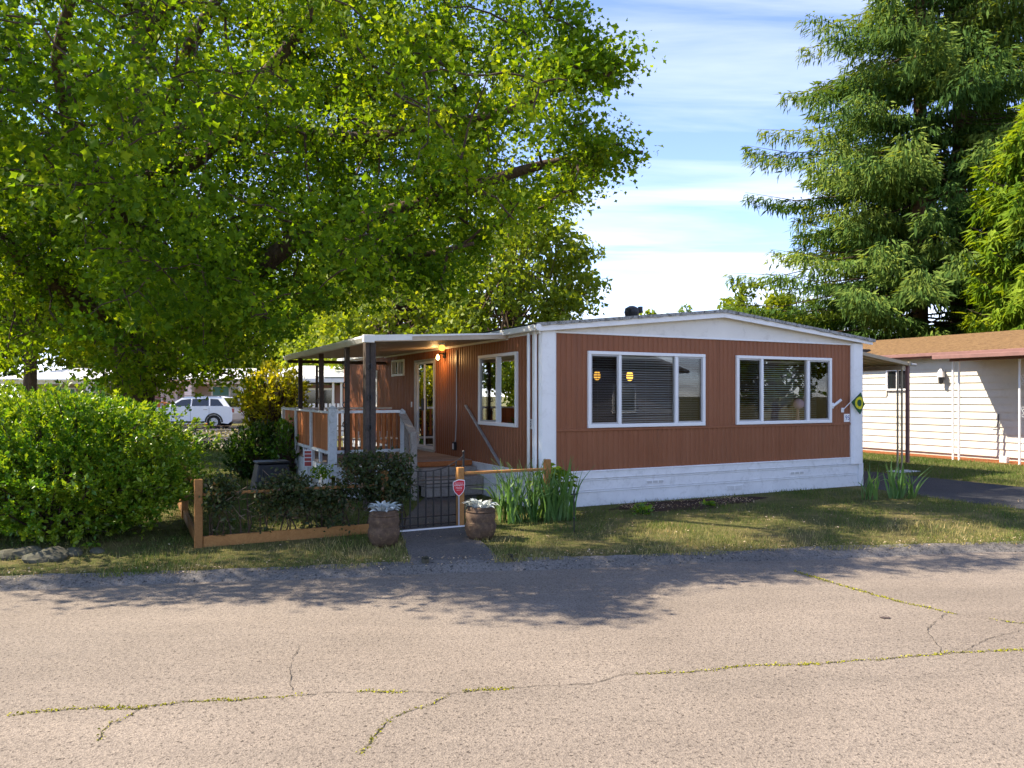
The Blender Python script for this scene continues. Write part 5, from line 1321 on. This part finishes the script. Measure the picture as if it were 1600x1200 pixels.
# --- spruce with hanging sprays
def conifer(name, label, x, y, h, r_low, z_low, r_up, z_up, mat, n_whorl, per_whorl, seed, bark='spruce_bark', stems=((0, 0),), droop=.30, group=None, tpl_=SPRAY, gap_=.14, m_=8, sz=(.26, .62)):
    o = thing(name, label, 'tree', (x, y, 0), 0, group)
    rs = np.random.default_rng(seed); mb = MB(); br = MB()
    P = []; A = []; T = []; Nn = []; Sz = []
    for (ox, oy) in stems:
        mb.tube([(ox, oy, -.1), (ox, oy, h * .4), (ox * .9, oy * .9, h * .75), (ox * .8, oy * .8, h)], [.42, .30, .16, .03], 9)
    for w in range(n_whorl):
        z = z_low + (h - z_low) * (w / n_whorl) ** 1.12
        rz_ = np.interp(z, [z_low, z_up, h], [r_low, r_up, .3])
        ox, oy = stems[w % len(stems)]
        for k in range(per_whorl):
            th = rs.uniform(0, 6.283); L = rz_ * rs.uniform(.58, 1.12); z1 = z + rs.uniform(-.25, .25)
            dr = droop * rs.uniform(.3, 1.4)
            tn = .42 + rs.normal(0, .16)
            c, s_ = math.cos(th), math.sin(th)
            def bp(f): return np.array([ox + c * L * f, oy + s_ * L * f, z1 + L * (-dr * f + .20 * f ** 3)])
            br.tube([tuple(bp(f)) for f in (0, .35, .7, 1)], [.05, .035, .02, .006], 4, False)
            n_s = max(6, int(L / gap_))
            for i in range(n_s):
                f = (.22 + .78 * (i + rs.random()) / n_s); p = bp(f); spread = (.30 + .75 * math.sin(math.pi * min(1, f * .9))) * .55
                for m in range(m_):
                    sd_ = rs.uniform(-1, 1); side = np.array([-s_, c, 0]) * sd_ * spread * min(1.6, L * .3)
                    q = p + side + np.array([0, 0, -abs(sd_) * .12 - rs.random() ** 2 * .45])
                    hang = rs.random() < .42
                    ax_ = np.array([c * .55 - s_ * sd_ * .7, s_ * .55 + c * sd_ * .7, -.25]) if not hang else np.array([c * .2 - s_ * sd_ * .25, s_ * .2 + c * sd_ * .25, -1.0])
                    P.append(q); A.append(ax_ + rs.normal(0, .20, 3)); Nn.append(np.array([c * .6, s_ * .6, .8]) + rs.normal(0, .35, 3))
                    T.append(tn + (.25 if f > .75 and not hang else 0.0) + rs.normal(0, .10)); Sz.append(rs.uniform(*sz))
    mb.build('trunk', bark, o, smooth=True); stuff(br.build('branches', 'twig', o))
    scatter('crown', tpl_, np.array(P), np.array(Sz), np.array(T), mat, o, axis=np.array(A), normal=np.array(Nn))
    return o
conifer('spruce_tree', 'tall dark spruce with drooping boughs rising behind the cream house', 20.0, 36.0, 33, 9.9, 3.2, 6.8, 16.5, 'leaf_spruce', 60, 9, 5, stems=((-.9, 0), (1.3, .6)), droop=.30, tpl_=NEEDLE, gap_=.115, m_=10, sz=(.20, .50))
conifer('cedar_tree', 'bright yellow-green cedar at the picture edge in front of the spruce', 19.2, 28.0, 12.9, 2.3, 2.2, 2.0, 9, 'leaf_cedar', 40, 9, 8, stems=((0, 0),), droop=-.25)

# ------------------------------------------------------------------ shrubs and hedge
def shrub(name, label, c, rd, ntip, per, leaf, mat, seed, up=.8, cat='shrub', stem_mat='twig', shell=.45, tone=.45, zmin=.06, lump=.16):
    o = thing(name, label, cat, (c[0], c[1], 0))
    U = unit(rng.normal(size=(ntip * 2, 3))) * (rng.uniform(shell ** 3, 1, ntip * 2)[:, None] ** (1 / 3))
    C = np.array([0, 0, c[2]]) + U * np.array(rd) * (1 + lump * pnoise(U * 5, 1.3, seed))[:, None]
    C = C[C[:, 2] > zmin][:ntip]
    mb = MB()
    for k in range(0, len(C), max(1, len(C) // 260)):
        th = random.uniform(0, 6.28); mb.tube(curved((.15 * math.cos(th), .15 * math.sin(th), -.05), C[k], .10, 3, .04), [.022, .014, .009, .004], 4, False)
    mb.build('stems', stem_mat, o)
    n = len(C); rad_ = leaf * 1.25
    out = unit(C - np.array([0, 0, c[2] * .6])) + np.array([0, 0, .7])
    ax_ = unit(np.repeat(out, per, 0) * .75 + rng.normal(0, .75, (n * per, 3)))
    P = np.repeat(C, per, 0) + ax_ * (rng.random(n * per)[:, None] * .5) * rad_ - np.repeat(out, per, 0) * (rng.random((n * per, 1)) * leaf * 1.6)
    ct = np.clip(tone + .20 * pnoise(C, 3.2, seed + 3) + rng.normal(0, .10, n), 0, 1); ct[rng.random(n) < .05] += .35
    T = np.repeat(ct, per) + rng.normal(0, .14, n * per)
    scatter('foliage', KITE, P, leaf * np.clip(rng.lognormal(-.05, .28, n * per), .5, 1.6), T, mat, o, up=up, axis=ax_)
    return o
shrub('big_shrub', 'large rounded glossy green shrub in the corner by the kerb and fence', (-5.75, 9.75, .92), (1.72, 1.15, 1.02), 6400, 14, .052, 'leaf_shrub', 3, lump=.34, tone=.72)
shrub('yellow_shrub', 'sunlit yellow-leaved shrub behind the far deck corner', (-6.35, 20.4, 1.75), (.95, 1.0, .95), 420, 11, .12, 'leaf_yellow', 13, tone=.6)
shrub('dark_shrub', 'dark green shrub below the yellow one beside the compost bin', (-5.45, 16.4, .58), (.62, .6, .68), 520, 11, .075, 'leaf_under', 23, tone=.4)
shrub('deck_creeper', 'leafy creeper climbing the far railing of the porch deck', tuple(H(-2.78, 5.6, .75)), (.30, .75, .62), 150, 9, .08, 'leaf_shrub', 33, tone=.35)
# flower border by the back fence
P = np.column_stack([rng.uniform(-12.2, -8.2, 2600), rng.normal(24.75, .25, 2600), rng.uniform(.02, .75, 2600) * rng.uniform(.5, 1, 2600)])
FB_ = thing('flower_border', 'pale lavender and white flowers along the low back fence', 'flowers', (-10.2, 24.75, 0))
hi_ = P[:, 2] > .33
scatter('blossom', KITE, P[hi_] - np.array([-10.2, 24.75, 0]), rng.uniform(.07, .12, hi_.sum()), rng.uniform(0, 1, hi_.sum()), 'petal', FB_, up=.4)
scatter('foliage', KITE, P[~hi_] - np.array([-10.2, 24.75, 0]), rng.uniform(.08, .14, (~hi_).sum()), rng.uniform(0, 1, (~hi_).sum()), 'leaf_under', FB_, up=.4)
# hedge along the fence: dark small leaves on bare twigs
HG = hthing('front_hedge', 'thin dark purple-green hedge trained along the low brown fence', 'hedge'); HG.location = (FP.x, FP.y, 0)
n = 1250
hx = rng.uniform(.08, T2 + .35, n); zt = .62 + .09 * np.sin(hx * 2.1 + .4) + .07 * np.sin(hx * 7.3) + rng.normal(0, .06, n) + .22 * np.clip((hx - 1.5) / 1.0, 0, 1)
hz = zt * (1 - .75 * rng.random(n) ** 1.5); thin = ((hz < .42) & (rng.random(n) < .80)) | (np.sin(hx * 9.1) + np.sin(hx * 5.3 + 2) < -1.1)
Cq = np.column_stack([hx, rng.normal(.06, .12, n), np.maximum(hz, .12)])[~thin]
top = np.column_stack([rng.uniform(T2 - .5, T2 + .35, 230), rng.normal(.10, .12, 230), rng.uniform(.45, 1.02, 230)])
Cq = np.concatenate([Cq, top])
mb = MB()
for i in range(34):
    x = .1 + (T2 + .2) * i / 33; h_ = random.uniform(.5, .85); mb.tube(curved((x, .1, -.03), (x + random.uniform(-.2, .2), .12 + random.uniform(-.1, .1), h_), 0, 4, .05), [.012, .010, .008, .006, .003], 5, False)
mb.build('stems', 'twig', HG)
mb = MB()
for i in range(70):
    x = random.uniform(.2, T2 + .2); z = random.uniform(.25, .7); mb.tube(curved((x, random.uniform(0, .2), z), (x + random.uniform(-.25, .25), random.uniform(-.12, .25), z + random.uniform(-.15, .25)), 0, 3, .08), [.004, .004, .003, .002], 4, False)
mb.build('dry_twigs', 'palewood', HG)
P, T = clump_leaves(Cq, 12, .12, .8, np.clip(rng.normal(.4, .2, len(Cq)), 0, 1))
P[:, 2] = np.maximum(P[:, 2], .05)
scatter('foliage', KITE, P, rng.uniform(.040, .066, len(P)), T, 'leaf_dark', HG, up=.3)
# seedling growing in the canopy gutter
sp_ = thing('gutter_seedling', 'broad-leaved seedling sprouting from the porch canopy gutter', 'plant', H(-2.40, 2.2, czu(-2.39) + .07), HA)
MB().tube([(0, 0, 0), (.02, 0, .12), (.03, .02, .22)], [.008, .006, .004], 5).build('stem', 'leaf_under', sp_)
SBL = tone_mesh(rows_leaf(.24, .05, .3), 'seedling_leaf', .75)
for k in range(6): obj('leaf', SBL, 'leaf_shrub', sp_, loc=(.02, .01, .12 + .02 * k), rot=(random.uniform(.4, 1.0), 0, k * 1.05))

# ------------------------------------------------------------------ grass
def grass(name, label, pts, hmin, hmax, tone, wid=1.0):
    n = len(pts); ax_ = np.column_stack([rng.normal(0, .38, n), rng.normal(0, .38, n), np.ones(n)])
    o = scatter(name, BLADE, pts, rng.uniform(hmin, hmax, n), tone, 'grass', None, axis=ax_, normal=rng.normal(size=(n, 3)))
    o['kind'] = 'stuff'; o['label'] = label; o['category'] = 'grass'; return o
n = 150000
r_ = rng.uniform(-9.5, 13.5, n); nn = 8.40 + .05 * np.sin(r_ * 3.1) + .04 * np.sin(r_ * 7.7 + 1) + (rng.random(n) ** 1.25) * 5.5
x = r_ * RX - nn * RY; y = r_ * RY + nn * RX
a_ = (x - CX) * UX + (y - CY) * UY; b_ = -(x - CX) * UY + (y - CY) * UX
pn = pnoise(np.column_stack([x, y, 0 * x]), 2.2, 77) + .5 * pnoise(np.column_stack([x, y, 0 * x]), 7, 78)
keep = ~((a_ > -.05) & (b_ > -.05) & (a_ < 7.35)) & ~((a_ > 6.9) & (a_ < 9.75)) & ~((a_ < 0) & (a_ > -2.7) & (b_ > 1.9))
# leave the path, the soil bed and bare patches open
L0_, L1_ = np.array(K0), np.array(K1)
fpt = np.clip((y - K0.y) / (L0.y - K0.y), 0, 1); lx = K0.x + (L0.x - K0.x) * fpt; rx_ = K1.x + (L1.x - K1.x) * fpt
keep &= ~((x > lx + .02) & (x < rx_ - .02) & (y < 14))
sa, sb = (a_ - 2.45) / 1.35, (b_ + .62) / .38; keep &= (sa * sa + sb * sb > 1) | (rng.random(n) < .05)
keep &= (pn > -.55) | (rng.random(n) < .25)
keep &= ~((x < -4.2) & (nn < 10) & (rng.random(n) < .75))
x, y, pn, nn_, a2 = x[keep], y[keep], pn[keep], nn[keep], a_[keep]
gzv = np.where(nn_ > 9.4, 0, -.045 * (9.4 - nn_) / .9)
dry = np.clip(.38 - .42 * pn + .25 * (nn_ < 9.6) + rng.normal(0, .20, len(x)), 0, 1)
dry = np.where((nn_ > 10.2) & (dry > .7), dry * .75, dry)
grass('verge_grass', 'short green and straw-coloured grass on the verge', np.column_stack([x, y, gzv - .004]), .022, np.clip(.07 + .035 * pnoise(np.column_stack([x, y, 0 * x]), 3.1, 81), .035, .13), dry)
n = 60000
x = rng.uniform(-12, -2.4, n); y = rng.uniform(12.2, 24.5, n); a_ = (x - CX) * UX + (y - CY) * UY; b_ = -(x - CX) * UY + (y - CY) * UX
k_ = ~((a_ > -2.75) & (b_ > 2.0)); x, y = x[k_], y[k_]
grass('back_lawn_grass', 'lawn behind the hedge and under the big tree', np.column_stack([x, y, 0 * x - .004]), .05, .10, np.clip(.30 + .3 * pnoise(np.column_stack([x, y, 0 * x]), 1.3, 79) + rng.normal(0, .14, len(x)), 0, 1))
n = 42000
a_ = rng.uniform(9.85, 14.6, n); b_ = rng.uniform(-4, 12, n); x = CX + a_ * UX - b_ * UY; y = CY + a_ * UY + b_ * UX
grass('neighbour_lawn_grass', 'lawn strip between the driveway and the cream house', np.column_stack([x, y, 0 * x - .004]), .05, .10, np.clip(.34 + .3 * pnoise(np.column_stack([x, y, 0 * x]), 1.1, 80) + rng.normal(0, .14, n), 0, 1))

# ------------------------------------------------------------------ cracks with moss in the road
def rp(px, py): 
    Y = (CAMZ - ROAD_Z + .004) * F / (py - 618); return Vector(((px - 800) / F * Y, Y, ROAD_Z))
CR = [([(10, 1120), (50, 1114), (130, 1108), (215, 1107), (250, 1102), (300, 1098), (380, 1094), (425, 1090), (465, 1087), (520, 1083), (620, 1082), (675, 1083), (700, 1086), (750, 1080), (800, 1076), (865, 1072), (925, 1069), (940, 1065), (970, 1055), (1050, 1052), (1100, 1050), (1160, 1042), (1210, 1040), (1250, 1041), (1325, 1034), (1360, 1032), (1420, 1027), (1500, 1021), (1600, 1016), (1720, 1009)], 1.0),
      ([(560, 1180), (610, 1125), (640, 1112), (675, 1102), (700, 1087)], .6), ([(150, 1160), (172, 1130), (200, 1122), (220, 1107)], .4),
      ([(1240, 892), (1300, 911), (1350, 925), (1410, 942), (1495, 960), (1600, 976), (1700, 992)], .75), ([(470, 1010), (457, 1030), (452, 1050), (457, 1080)], 0), ([(1480, 958), (1448, 985), (1470, 1015), (1462, 1024)], 0), ([(1600, 985), (1540, 1000), (1500, 1021)], 0)]
cm = MB(); mP = []
for pts, mo in CR:
    W3 = [rp(*p) for p in pts]; fine = []
    for a, b in zip(W3[:-1], W3[1:]):
        k = max(2, int((b - a).length / .05))
        for i in range(k): fine.append(a.lerp(b, i / k) + Vector((random.uniform(-.012, .012), random.uniform(-.014, .014), 0)))
    fine.append(W3[-1])
    s_run = 0; on = True; nxt = .3; dens = 1.0
    for a, b in zip(fine[:-1], fine[1:]):
        d = (b - a); L = d.length; nrm = Vector((-d.y, d.x, 0)).normalized(); w = random.uniform(.0008, .0038) * (1 if mo else .8)
        z = Vector((0, 0, .0035))
        cm.quad(a - nrm * w + z, b - nrm * w + z, b + nrm * w + z, a + nrm * w + z)
        s_run += L
        if s_run > nxt: on = random.random() < .86; dens = random.uniform(.4, 1.3); nxt = s_run + random.uniform(.12, .55)
        if mo and on:
            for _ in range(int(L * 420 * mo * dens)):
                p = a.lerp(b, random.random()) + nrm * random.gauss(0, .007 * (.4 + dens)); mP.append((p.x, p.y, ROAD_Z + random.uniform(-.002, .007)))
ck = cm.build('road_cracks', paint('crack_dark', (.03, .025, .02), .95, .3, 20)); ck['kind'] = 'structure'
mP = np.array(mP)
o = scatter('crack_moss', KITE, mP, rng.uniform(.009, .022, len(mP)), rng.uniform(.35, 1, len(mP)), 'moss', None, up=.5)
o['kind'] = 'stuff'; o['label'] = 'yellow-green moss growing along the road cracks'; o['category'] = 'moss'
for px, py, rx_s, ry_s in ((1383, 966, .045, .03),):
    q = rp(px, py); pts = [(q.x + rx_s * (1 + .15 * math.sin(3 * t_ + px)) * math.cos(t_), q.y + ry_s * (1 + .2 * math.sin(5 * t_)) * math.sin(t_)) for t_ in [i * .3142 for i in range(20)]]
    poly_sheet('road_stain', paint('stain_%d' % px, (.13, .10, .085) if px != 1383 else (.07, .05, .045), .8, .4, 30), pts, ROAD_Z + .003)
# dead leaves, chips and grit on soil, kerb and road
n = 2600
r_ = rng.uniform(-9, 12, n); nn = np.where(rng.random(n) < .55, rng.normal(8.55, .12, n), rng.uniform(8.6, 11.5, n))
x = r_ * RX - nn * RY; y = r_ * RY + nn * RX
gzv = np.where(nn > 9.4, .012, np.where(nn > 8.5, -.03, -.05))
sx_ = np.concatenate([x, CX + rng.uniform(1.2, 3.7, 900) * UX]); sy_ = np.concatenate([y, np.zeros(900)])
aa = rng.uniform(1.2, 3.7, 900); bb = rng.normal(-.62, .2, 900); sx_[n:] = CX + aa * UX - bb * UY; sy_[n:] = CY + aa * UY + bb * UX
pz_ = np.concatenate([gzv, np.full(900, .045)])
o = scatter('leaf_litter', KITE, np.column_stack([sx_, sy_, pz_]), rng.uniform(.015, .04, len(sx_)), rng.uniform(0, 1, len(sx_)), 'dry', None, up=2.0)
o['kind'] = 'stuff'; o['label'] = 'dry leaf litter and wood chips on the verge and soil bed'; o['category'] = 'litter'
